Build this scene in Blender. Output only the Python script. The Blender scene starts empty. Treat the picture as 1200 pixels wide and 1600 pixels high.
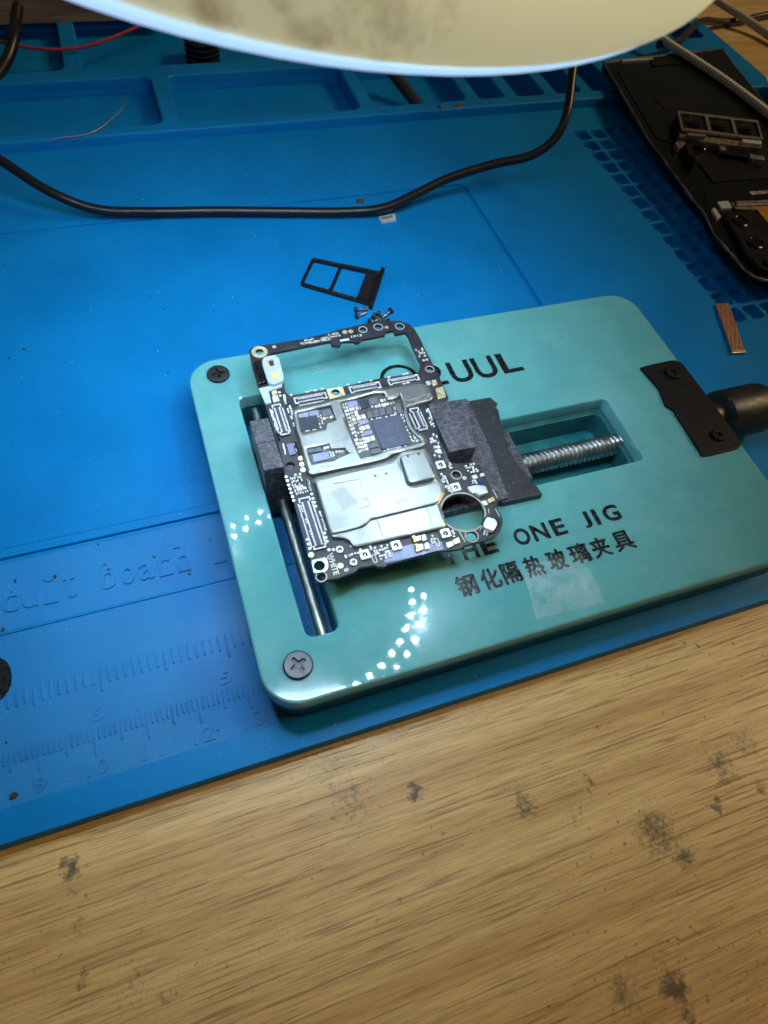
import bpy, bmesh, math, random
from mathutils import Vector, Matrix
from mathutils.geometry import tessellate_polygon
random.seed(7)
S = 0.01                                   # all numbers below are centimetres; the scene is in metres
C = bpy.context.scene.collection
scn = bpy.context.scene

# ------------------------------------------------------------------ camera
F_PX, YAW, PIT, ROL = 1021.07, 0.47997, 1.00552, 0.18272
EYE = Vector((13.1345, -2.8037, 13.5206))
_cy, _sy, _cp, _sp = math.cos(YAW), math.sin(YAW), math.cos(PIT), math.sin(PIT)
FWD = Vector((_sy*_cp, _cy*_cp, -_sp)); _r = Vector((_cy, -_sy, 0)); _u = _r.cross(FWD)
RGT = math.cos(ROL)*_r + math.sin(ROL)*_u; UPV = -math.sin(ROL)*_r + math.cos(ROL)*_u
cam = bpy.data.cameras.new('camera'); cob = bpy.data.objects.new('camera', cam); C.objects.link(cob)
cam.sensor_fit = 'VERTICAL'; cam.sensor_height = 9.8; cam.sensor_width = 7.35
cam.lens = F_PX*9.8/1600
cam.clip_start = 0.005; cam.clip_end = 50
m = Matrix((( RGT.x, UPV.x, -FWD.x, EYE.x*S), (RGT.y, UPV.y, -FWD.y, EYE.y*S), (RGT.z, UPV.z, -FWD.z, EYE.z*S), (0,0,0,1)))
cob.matrix_world = m
cam.dof.use_dof = True; cam.dof.focus_distance = 0.168; cam.dof.aperture_fstop = 11
scn.camera = cob

def W(x, y, z=0.0):
    """a point of the photograph, brought to the horizontal plane at height z (cm)"""
    d = FWD + (x-600)/F_PX*RGT - (y-800)/F_PX*UPV
    t = (z-EYE.z)/d.z
    return EYE + d*t
def W2(x, y, z=0.0):
    p = W(x, y, z); return (p.x, p.y)

# ------------------------------------------------------------------ light
world = bpy.data.worlds.new('World'); scn.world = world; world.use_nodes = True
bg = world.node_tree.nodes['Background']
bg.inputs[0].default_value = (1.0, 0.86, 0.66, 1); bg.inputs[1].default_value = 0.05
ar = bpy.data.lights.new('ceiling_light', 'AREA'); ar.shape = 'SQUARE'; ar.size = 0.7
ar.energy = 32.0; ar.color = (1.0, 0.75, 0.40)
ao = bpy.data.objects.new('ceiling_light', ar); C.objects.link(ao)
ao.location = (2.3, -0.12, 1.9)
ao.rotation_euler = (Vector((0.3, 0.10, 0)) - ao.location).to_track_quat('-Z', 'Y').to_euler()
LED_STRENGTH = 960.0
scn.view_settings.view_transform = 'Standard'; scn.view_settings.look = 'None'
scn.view_settings.exposure = 0.0; scn.view_settings.gamma = 1.0

# ------------------------------------------------------------------ materials
def new_mat(name):
    mt = bpy.data.materials.new(name); mt.use_nodes = True
    nt = mt.node_tree; return mt, nt, nt.nodes['Principled BSDF']
def nd(nt, typ, **kw):
    n = nt.nodes.new(typ)
    for k, v in kw.items():
        if k in n.inputs: n.inputs[k].default_value = v
        else: setattr(n, k, v)
    return n
def coords(nt, sx=1, sy=1, sz=1, loc=(0,0,0), rot=0):
    tc = nt.nodes.new('ShaderNodeTexCoord'); mp = nt.nodes.new('ShaderNodeMapping')
    mp.inputs['Scale'].default_value = (100*sx, 100*sy, 100*sz); mp.inputs['Location'].default_value = loc
    mp.inputs['Rotation'].default_value = (0, 0, rot)
    nt.links.new(tc.outputs['Object'], mp.inputs[0]); return mp.outputs[0]
def noise(nt, vec, scale=1, detail=4, rough=.55, dist=0):
    n = nt.nodes.new('ShaderNodeTexNoise'); n.inputs['Scale'].default_value = scale; n.inputs['Detail'].default_value = detail
    n.inputs['Roughness'].default_value = rough; n.inputs['Distortion'].default_value = dist
    nt.links.new(vec, n.inputs['Vector']); return n.outputs[0]
def ramp(nt, fac, stops, interp='LINEAR'):
    r = nt.nodes.new('ShaderNodeValToRGB'); r.color_ramp.interpolation = interp
    el = r.color_ramp.elements
    while len(el) < len(stops): el.new(0.5)
    for e, (p, c) in zip(el, stops):
        e.position = p; e.color = (c, c, c, 1) if not isinstance(c, tuple) else (*c, 1)
    nt.links.new(fac, r.inputs[0]); return r.outputs[0]
def mixc(nt, fac, a, b, mode='MIX'):
    n = nt.nodes.new('ShaderNodeMix'); n.data_type = 'RGBA'; n.blend_type = mode
    def put(sock, v):
        if hasattr(v, 'links'): nt.links.new(v, sock)
        elif isinstance(v, tuple): sock.default_value = (*v, 1)
        else: sock.default_value = v
    put(n.inputs[0], fac); put(n.inputs[6], a); put(n.inputs[7], b); return n.outputs[2]
def math_(nt, op, a, b=None, c=None):
    n = nt.nodes.new('ShaderNodeMath'); n.operation = op
    for i, v in enumerate((a, b, c)):
        if v is None: continue
        if hasattr(v, 'links'): nt.links.new(v, n.inputs[i])
        else: n.inputs[i].default_value = v
    return n.outputs[0]
def bump(nt, bs, h, strength=.3, dist=.0002):
    b = nt.nodes.new('ShaderNodeBump'); b.inputs['Strength'].default_value = strength; b.inputs['Distance'].default_value = dist
    nt.links.new(h, b.inputs['Height']); nt.links.new(b.outputs[0], bs.inputs['Normal'])
def simple(name, col, rough=.5, metal=0., var=.15, vscale=3., bumps=.0, bscale=30., rvar=.1, spec=.5, coat=0.):
    mt, nt, bs = new_mat(name)
    v = coords(nt)
    n = noise(nt, v, vscale, 5)
    lo = tuple(max(0, c*(1-var)) for c in col); hi = tuple(min(1, c*(1+var)) for c in col)
    nt.links.new(ramp(nt, n, [(.3, lo), (.7, hi)]), bs.inputs['Base Color'])
    nt.links.new(ramp(nt, n, [(.3, max(0.02, rough-rvar)), (.7, min(1, rough+rvar))]), bs.inputs['Roughness'])
    bs.inputs['Metallic'].default_value = metal; bs.inputs['Specular IOR Level'].default_value = spec
    bs.inputs['Coat Weight'].default_value = coat
    if name in ('matte_black_shell', 'graphite_film', 'dark_moulding'): bs.inputs['Specular IOR Level'].default_value = .22
    if bumps: bump(nt, bs, noise(nt, v, bscale, 3), bumps)
    return mt
def emitter(name, col, strength):
    mt, nt, bs = new_mat(name)
    bs.inputs['Base Color'].default_value = (*col, 1)
    bs.inputs['Emission Color'].default_value = (*col, 1); bs.inputs['Emission Strength'].default_value = strength
    return mt

def mat_wood():
    mt, nt, bs = new_mat('oak_laminate')
    gr = coords(nt, .045, 1.7, 1)
    warp = noise(nt, coords(nt, .05, .12, 1), 1, 2)
    vv = nt.nodes.new('ShaderNodeVectorMath'); vv.operation = 'ADD'
    cb = nt.nodes.new('ShaderNodeCombineXYZ'); nt.links.new(math_(nt, 'MULTIPLY', warp, 1.6), cb.inputs[1])
    nt.links.new(gr, vv.inputs[0]); nt.links.new(cb.outputs[0], vv.inputs[1])
    band = noise(nt, vv.outputs[0], 1.0, 6, .62)
    base = ramp(nt, band, [(.26, (.42, .235, .085)), (.40, (.57, .355, .135)), (.55, (.68, .46, .19)), (.75, (.76, .56, .265))])
    v2 = nt.nodes.new('ShaderNodeVectorMath'); v2.operation = 'ADD'
    cb2 = nt.nodes.new('ShaderNodeCombineXYZ'); nt.links.new(math_(nt, 'MULTIPLY', warp, 9.), cb2.inputs[1])
    nt.links.new(coords(nt, .5, 22, 1), v2.inputs[0]); nt.links.new(cb2.outputs[0], v2.inputs[1])
    pore = noise(nt, v2.outputs[0], 1.0, 4, .6)
    pm = ramp(nt, pore, [(.56, 0.), (.63, 1.)])
    col = mixc(nt, math_(nt, 'MULTIPLY', pm, .6), base, (.135, .07, .024))
    fine = noise(nt, coords(nt, 1.2, 26, 1), 1, 3)
    col = mixc(nt, ramp(nt, fine, [(.42, 0.), (.7, .5)]), col, (.26, .15, .06))
    # grime: blotches where work was done, broken up by noise, and a few thin scratches
    tc = nt.nodes.new('ShaderNodeTexCoord'); 
    mpos = nt.nodes.new('ShaderNodeVectorMath'); mpos.operation = 'SCALE'; mpos.inputs['Scale'].default_value = 100.
    nt.links.new(tc.outputs['Object'], mpos.inputs[0])
    spots = [(650,1238,.12,1.),(545,1250,.42,.62),(515,1195,.5,.5),(822,1258,.22,.75),(1120,1260,.1,1.),(1025,1300,.4,.8),
             (1068,1338,.18,.9),(1125,1195,.35,.75),(1160,1160,.35,.65),(1055,1545,.2,1.),(975,1550,.35,.65),(1030,1500,.3,.5),(112,1355,.13,.95),
             (120,1440,.16,.6),(128,1530,.14,.7),(110,1390,.25,.5),(215,1530,.4,.5),(430,1465,.4,.4),(505,1365,.3,.4),(260,1560,.15,.6),
             (920,1218,.1,.7),(850,1420,.3,.3),(985,1170,.3,.4),(1075,1590,.2,.7),(750,1110,.4,.45),(610,1140,.5,.45),(895,1280,.12,.6),(1190,1235,.12,.8)]
    wob = nt.nodes.new('ShaderNodeTexNoise'); wob.inputs['Scale'].default_value = 5.; wob.inputs['Detail'].default_value = 3
    nt.links.new(mpos.outputs[0], wob.inputs['Vector'])
    wv = nt.nodes.new('ShaderNodeVectorMath'); wv.operation = 'MULTIPLY_ADD'
    nt.links.new(wob.outputs['Color'], wv.inputs[0]); wv.inputs[1].default_value = (.5, .5, 0); nt.links.new(mpos.outputs[0], wv.inputs[2])
    acc = None
    for x, y, rad, amt in spots:
        p = W(x, y, -.4)
        dn = nt.nodes.new('ShaderNodeVectorMath'); dn.operation = 'DISTANCE'
        nt.links.new(wv.outputs[0], dn.inputs[0]); dn.inputs[1].default_value = (p.x+.25, p.y+.25, -.4)
        f = math_(nt, 'MULTIPLY', ramp(nt, math_(nt, 'MULTIPLY', dn.outputs['Value'], 1/(rad*2.6)), [(.12, 1.), (1., 0.)]), amt)
        acc = f if acc is None else math_(nt, 'MAXIMUM', acc, f)
    brk = noise(nt, coords(nt), 8, 8, .9)
    gm = ramp(nt, math_(nt, 'ADD', math_(nt, 'MULTIPLY', acc, .5), math_(nt, 'MULTIPLY', brk, 1.1)), [(.80, 0.), (.98, 1.)])
    sp = noise(nt, coords(nt, 1, 1, 1), 5.5, 2, .5)
    big = noise(nt, coords(nt, .22, .22, 1), 1, 3)
    sm = math_(nt, 'MULTIPLY', ramp(nt, sp, [(.70, 0.), (.74, 1.)]), ramp(nt, big, [(.42, 0.), (.6, 1.)]))
    gm = math_(nt, 'MAXIMUM', gm, math_(nt, 'MULTIPLY', sm, .75))
    sp2 = noise(nt, coords(nt, 1, 1, 1, loc=(3, 7, 0)), 13, 2, .5)
    near = math_(nt, 'MAXIMUM', ramp(nt, noise(nt, coords(nt, .16, .16, .16, loc=(5.3, 1.1, 0)), 1, 3, .6), [(.5, 0.), (.66, 1.)]), ramp(nt, acc, [(.05, 0.), (.4, 1.)]))
    gm = math_(nt, 'MAXIMUM', gm, math_(nt, 'MULTIPLY', math_(nt, 'MULTIPLY', ramp(nt, sp2, [(.67, 0.), (.71, 1.)]), near), .85))
    col = mixc(nt, math_(nt, 'MULTIPLY', gm, .88), col, (.055, .046, .040))
    nt.links.new(col, bs.inputs['Base Color'])
    nt.links.new(ramp(nt, pore, [(.35, .34), (.65, .5)]), bs.inputs['Roughness'])
    h = math_(nt, 'SUBTRACT', math_(nt, 'MULTIPLY', fine, .5), math_(nt, 'MULTIPLY', pm, .7))
    bump(nt, bs, h, .35, .0001)
    return mt
def mat_silicone(name='blue_silicone', tex=0.):
    mt, nt, bs = new_mat(name)
    v = coords(nt)
    n = noise(nt, coords(nt, .35, .35, .35), 1, 5, .6)
    col = ramp(nt, n, [(.3, (.0008, .145, .39)), (.5, (.001, .168, .455)), (.72, (.002, .19, .50))])
    dirt = noise(nt, v, 2.6, 2, .5)
    dm = math_(nt, 'MULTIPLY', ramp(nt, dirt, [(.735, 0.), (.765, 1.)]), ramp(nt, noise(nt, coords(nt, .2, .2, .2), 1, 2), [(.45, 0.), (.6, 1.)]))
    col = mixc(nt, math_(nt, 'MULTIPLY', dm, .7), col, (.01, .03, .05))
    dust = noise(nt, v, 14, 2, .5)
    col = mixc(nt, ramp(nt, dust, [(.70, 0.), (.77, .3)]), col, (.25, .42, .55))
    nt.links.new(col, bs.inputs['Base Color'])
    nt.links.new(ramp(nt, noise(nt, v, 1.2, 5, .6), [(.3, .38), (.7, .55)]), bs.inputs['Roughness'])
    bs.inputs['Specular IOR Level'].default_value = .14
    if tex:
        bs.inputs['Specular IOR Level'].default_value = .42
        wear = ramp(nt, noise(nt, coords(nt, .4, .4, .4), 1, 4, .6), [(.35, .3), (.65, 1.)])
        bump(nt, bs, math_(nt, 'MULTIPLY', noise(nt, v, 17, 5, .8), wear), tex, .0004)
    else: bump(nt, bs, noise(nt, v, 28, 4, .7), .22, .00012)
    return mt
def mat_glass_plate():
    mt, nt, bs = new_mat('teal_glass')
    v = coords(nt)
    n = noise(nt, coords(nt, .5, .5, .5), 1, 5, .6)
    col = ramp(nt, n, [(.3, (.095, .335, .355)), (.55, (.115, .365, .38)), (.75, (.145, .40, .41))])
    scr = noise(nt, coords(nt, 1.3, 5, 1, rot=.5), 1, 5, .7)
    col = mixc(nt, ramp(nt, scr, [(.55, 0.), (.8, .25)]), col, (.20, .46, .49))
    haze = noise(nt, coords(nt, .28, .28, .28, loc=(2.2, .7, 0)), 1, 6, .72)
    col = mixc(nt, ramp(nt, haze, [(.50, 0.), (.72, .36)]), col, (.26, .50, .54))
    dust = noise(nt, v, 15, 2, .5)
    col = mixc(nt, ramp(nt, dust, [(.75, 0.), (.79, .55)]), col, (.45, .7, .72))
    nt.links.new(col, bs.inputs['Base Color'])
    smear = noise(nt, coords(nt, .8, 1.6, 1, rot=.9), 1, 6, .7)
    nt.links.new(ramp(nt, smear, [(.35, .035), (.6, .06), (.75, .2)]), bs.inputs['Roughness'])
    bs.inputs['Specular IOR Level'].default_value = .5
    tc = nt.nodes.new('ShaderNodeTexCoord'); ps = nt.nodes.new('ShaderNodeVectorMath'); ps.operation = 'SCALE'; ps.inputs['Scale'].default_value = 100.
    nt.links.new(tc.outputs['Object'], ps.inputs[0]); acc = None
    for x, y, rad in ((478,1078,1.05),(420,1000,.9),(365,872,.55),(585,1092,.5),(700,985,1.1),(352,700,.5)):     # greasy, matt patches
        p = W(x, y, 1.15)-Vector((19.8, 5.1, 0)); dn = nt.nodes.new('ShaderNodeVectorMath'); dn.operation = 'DISTANCE'
        nt.links.new(ps.outputs[0], dn.inputs[0]); dn.inputs[1].default_value = p
        f = ramp(nt, math_(nt, 'MULTIPLY', dn.outputs['Value'], 1/rad), [(.3, 1.), (1., 0.)]); acc = f if acc is None else math_(nt, 'MAXIMUM', acc, f)
    gr = ramp(nt, math_(nt, 'ADD', math_(nt, 'MULTIPLY', acc, .45), math_(nt, 'MULTIPLY', noise(nt, v, 6, 8, .9), .8)), [(.52, 0.), (.86, 1.)])
    rg = math_(nt, 'ADD', ramp(nt, smear, [(.35, .028), (.6, .04), (.78, .15)]), math_(nt, 'MULTIPLY', gr, .10)); nt.links.new(rg, bs.inputs['Roughness'])
    nt.links.new(mixc(nt, math_(nt, 'MULTIPLY', gr, .07), col, (.34, .55, .60)), bs.inputs['Base Color'])
    bs.inputs['Subsurface Weight'].default_value = .6; bs.inputs['Subsurface Radius'].default_value = (.25, .8, .9); bs.inputs['Subsurface Scale'].default_value = .0035
    return mt
def mat_scuffed(name, col, hi, rough=.42):
    mt, nt, bs = new_mat(name)
    v = coords(nt)
    n1 = noise(nt, coords(nt, 3.2, 9, 4, rot=.8), 1, 7, .78, 1.6)
    n2 = noise(nt, coords(nt, 11, 3.5, 4, rot=.35), 1, 6, .78, 1.4)
    f = math_(nt, 'MAXIMUM', ramp(nt, n1, [(.47, 0.), (.75, .6)]), ramp(nt, n2, [(.5, 0.), (.76, .65)]))
    c = mixc(nt, f, col, hi)
    d = noise(nt, v, 17, 2)
    c = mixc(nt, ramp(nt, d, [(.72, 0.), (.76, .7)]), c, (.4, .42, .46))
    nt.links.new(c, bs.inputs['Base Color']); bs.inputs['Roughness'].default_value = rough
    if 'plate' in name: bs.inputs['Specular IOR Level'].default_value = .18
    bump(nt, bs, n1, .35, .0002)
    return mt
def mat_shield():
    mt, nt, bs = new_mat('nickel_shield')
    v = coords(nt)
    n = noise(nt, v, 2.2, 6, .7)
    g = noise(nt, v, 26, 3, .7)
    col = ramp(nt, n, [(.3, (.27, .282, .272)), (.7, (.38, .392, .38))])
    col = mixc(nt, ramp(nt, g, [(.62, 0.), (.74, .4)]), col, (.30, .33, .37))
    sp = noise(nt, v, 9, 2)
    col = mixc(nt, ramp(nt, sp, [(.76, 0.), (.79, .7)]), col, (.2, .2, .2))
    nt.links.new(col, bs.inputs['Base Color']); bs.inputs['Metallic'].default_value = .8
    nt.links.new(ramp(nt, n, [(.3, .27), (.7, .39)]), bs.inputs['Roughness'])
    bump(nt, bs, g, .12, .00006)
    return mt
def mat_cream():
    mt, nt, bs = new_mat('aged_cream_plastic')
    v = coords(nt)
    n = noise(nt, coords(nt, .35, .35, .35), 1, 4)
    col = ramp(nt, n, [(.3, (.56, .545, .335)), (.7, (.62, .605, .395))])
    tc = nt.nodes.new('ShaderNodeTexCoord'); ps = nt.nodes.new('ShaderNodeVectorMath'); ps.operation = 'SCALE'; ps.inputs['Scale'].default_value = 100.
    nt.links.new(tc.outputs['Object'], ps.inputs[0])
    acc = None                                                    # greasy finger smudges
    for x, y, rad, amt in ((338,30,.28,.8),(320,10,.25,.6),(352,45,.16,.7),(440,8,.22,.6),(455,42,.2,.55),(490,62,.25,.7),(510,68,.18,.7),(470,12,.35,.35),(560,70,.12,.45),(600,22,.5,.55),(560,5,.5,.45),(640,30,.5,.45),(610,45,.3,.4),(690,12,.4,.3)):
        z = 11.7
        for _ in range(12):
            p = W(x, y, z); z = 11.75-.071*(p.x-15.65)+.143*(p.y-7.4)+.2+.1*max(0, 5.0-math.hypot(p.x-15.65, p.y-7.4))*3
        p = W(x, y, z)-Vector((15.65, 7.40, 11.75))
        dn = nt.nodes.new('ShaderNodeVectorMath'); dn.operation = 'DISTANCE'; nt.links.new(ps.outputs[0], dn.inputs[0]); dn.inputs[1].default_value = p
        f = math_(nt, 'MULTIPLY', ramp(nt, math_(nt, 'MULTIPLY', dn.outputs['Value'], 1/(rad*1.05)), [(.1, 1.), (1., 0.)]), amt)
        acc = f if acc is None else math_(nt, 'MAXIMUM', acc, f)
    st = noise(nt, v, 2.6, 6, .72)
    msk = ramp(nt, math_(nt, 'ADD', math_(nt, 'MULTIPLY', acc, .55), math_(nt, 'MULTIPLY', st, .75)), [(.52, 0.), (.86, .9)])
    col = mixc(nt, msk, col, (.20, .155, .075))
    nt.links.new(col, bs.inputs['Base Color']); bs.inputs['Roughness'].default_value = .38
    bs.inputs['Emission Strength'].default_value = .60           # emission added so the shell looks lit by the room and from within
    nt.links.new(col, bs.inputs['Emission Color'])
    return mt
def mat_braid():
    mt, nt, bs = new_mat('grey_braided_sleeve')
    tc = nt.nodes.new('ShaderNodeTexCoord')
    def wv(a, b):
        mp = nt.nodes.new('ShaderNodeMapping'); mp.inputs['Scale'].default_value = (a, b, 1)
        nt.links.new(tc.outputs['UV'], mp.inputs[0])
        w = nt.nodes.new('ShaderNodeTexChecker'); w.inputs['Scale'].default_value = 1.
        w.inputs['Color1'].default_value = (.95, .90, .80, 1); w.inputs['Color2'].default_value = (.33, .32, .31, 1)
        mp.inputs['Rotation'].default_value = (0, 0, .785)
        nt.links.new(mp.outputs[0], w.inputs[0]); return w
    w = wv(14, 90)
    nt.links.new(w.outputs['Color'], bs.inputs['Base Color']); bs.inputs['Roughness'].default_value = .6
    bump(nt, bs, w.outputs['Fac'], .5, .0002)
    return mt
def mat_ply():
    mt, nt, bs = new_mat('plywood_edge')
    n = noise(nt, coords(nt, .3, 3, 3.4), 1, 5, .6)
    nt.links.new(ramp(nt, n, [(.35, (.10, .065, .04)), (.6, (.30, .21, .13))]), bs.inputs['Base Color']); bs.inputs['Roughness'].default_value = .8
    return mt

M = {}
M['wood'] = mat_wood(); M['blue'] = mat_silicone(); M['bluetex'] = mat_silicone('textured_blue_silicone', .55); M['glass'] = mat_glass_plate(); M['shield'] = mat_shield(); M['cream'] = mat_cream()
M['braid'] = mat_braid(); M['ply'] = mat_ply()
M['jaw'] = mat_scuffed('scuffed_black_stone', (.020, .020, .028), (.38, .38, .47))
M['jawdark'] = mat_scuffed('scuffed_dark_stone', (.014, .015, .019), (.06, .06, .075))
M['body'] = simple('teal_anodised_body', (.018, .115, .125), .4, .2, .2)
M['edge'] = simple('glass_cut_edge', (.07, .42, .42), .2, 0, .2, 4)
M['black'] = simple('black_plastic', (.012, .012, .014), .42, 0, .3, 4, .1)
M['blackgloss'] = simple('black_gloss', (.008, .008, .010), .18, 0, .3, 4)
M['blacksteel'] = simple('blackened_steel', (.06, .06, .066), .36, .75, .2, 6)
M['plateblack'] = mat_scuffed('worn_black_plate', (.006, .006, .007), (.018, .018, .02), .42)
M['steel'] = simple('ground_steel', (.62, .62, .60), .36, 1., .03, 3)
M['thread'] = simple('threaded_steel', (.50, .50, .48), .36, 1., .05, 2)
M['ink'] = simple('black_ink', (.006, .009, .011), .3, 0, .3, 9)
M['pcb'] = simple('dark_solder_mask', (.020, .020, .027), .42, 0, .3, 5, .15, 40)
M['pcblav'] = simple('lavender_ground_plane', (.16, .17, .27), .35, .3, .15, 9, .1)
M['fr4'] = simple('board_edge_resin', (.16, .13, .05), .6, 0, .2)
M['chip'] = simple('slate_chip', (.060, .072, .125), .45, 0, .2, 9, .1, 50)
M['chipgrey'] = simple('grey_chip', (.11, .115, .14), .42, 0, .15, 9)
M['chipdark'] = simple('dark_chip', (.022, .026, .045), .4, 0, .25, 9)
M['chiplilac'] = simple('lilac_chip', (.26, .27, .42), .35, .2, .1, 9)
M['chipspeck'] = simple('speckled_chip', (.24, .27, .40), .4, .3, .55, 38)
M['cap'] = simple('tinned_component', (.78, .78, .78), .35, .25, .15, 9)
M['captan'] = simple('ceramic_component', (.42, .38, .32), .5, .1, .2, 9)
M['capgold'] = simple('gilt_component', (.62, .52, .30), .35, .5, .2, 9)
M['gold'] = simple('pale_gold', (.74, .64, .40), .35, .55, .1, 8)
M['brass'] = simple('brass_spring', (.40, .29, .12), .3, .9, .25, 14)
M['fence'] = simple('dark_shield_fence', (.10, .10, .10), .4, .7, .2, 8)
M['shank'] = simple('dark_steel_shank', (.24, .24, .25), .28, .9, .1, 6)
M['tin'] = simple('white_tin', (.70, .73, .73), .35, .5, .1, 8)
M['whitepl'] = simple('white_plastic', (.38, .46, .54), .4, 0, .06, 5)
M['silk'] = simple('silkscreen_white', (.62, .63, .62), .6, 0, .1)
M['yellowled'] = simple('yellow_phosphor', (.75, .62, .16), .4, 0, .1)
M['label'] = simple('pale_label', (.40, .44, .45), .55, 0, .08, 8)
M['copper'] = simple('copper_strands', (.46, .21, .11), .4, .3, .3, 12)
M['copperwire'] = simple('copper_wire', (.34, .17, .18), .4, .5, .1)
M['red'] = simple('red_insulation', (.30, .025, .045), .4, 0, .15)
M['greycab'] = simple('grey_rubber', (.42, .37, .36), .5, 0, .1)
M['cablack'] = simple('black_rubber', (.008, .007, .009), .36, 0, .05, 1, 0, 30, .02)
M['grime'] = simple('black_grime', (.022, .018, .015), .7, 0, .4, 9, .2)
M['rust'] = simple('rusty_metal', (.075, .045, .03), .7, .2, .5, 7, .3)
M['amber'] = simple('amber_tape', (.42, .20, .008), .35, 0, .15)
M['framegrey'] = simple('worn_frame_metal', (.22, .19, .16), .4, .4, .5, 5, .2)
M['rimworn'] = simple('chipped_rim', (.10, .085, .07), .5, .2, .95, 1.6, .2)
M['chrome'] = simple('tarnished_chrome', (.36, .31, .27), .3, .7, .2, 6)
M['phone'] = simple('matte_black_shell', (.0025, .0026, .003), .22, 0, .3, 2, .02, 30, .05)
M['phone2'] = simple('graphite_film', (.004, .0042, .0046), .2, 0, .3, 2, .1)
M['phone3'] = simple('dark_moulding', (.007, .007, .0078), .35, 0, .3, 4)
M['solder'] = simple('solder_beads', (.66, .67, .66), .35, .7, .2)
M['led'] = emitter('lit_led', (.62, .83, 1.0), LED_STRENGTH)
M['rim'] = emitter('lit_diffuser', (.40, .64, 1.0), 1.05)
M['baffle'] = simple('grey_baffle', (.22, .22, .22), .6)
M['pcbwhite'] = simple('white_lamp_board', (.7, .7, .7), .5)
mt, nt, bs = new_mat('clear_film')
bs.inputs['Base Color'].default_value = (.85, .95, .95, 1); bs.inputs['Roughness'].default_value = .16; bs.inputs['Alpha'].default_value = .16
_n = noise(nt, coords(nt), 2.5, 5, .7); nt.links.new(ramp(nt, _n, [(.4, .02), (.75, .2)]), bs.inputs['Alpha']); bump(nt, bs, _n, .3, .0002)
M['film'] = mt
mt, nt, bs = new_mat('lens_glass'); bs.inputs['Base Color'].default_value = (.004, .004, .007, 1); bs.inputs['Roughness'].default_value = .05
_n = noise(nt, coords(nt), 8, 2); nt.links.new(ramp(nt, _n, [(.3, .04), (.7, .09)]), bs.inputs['Roughness']); M['lens'] = mt

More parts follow.
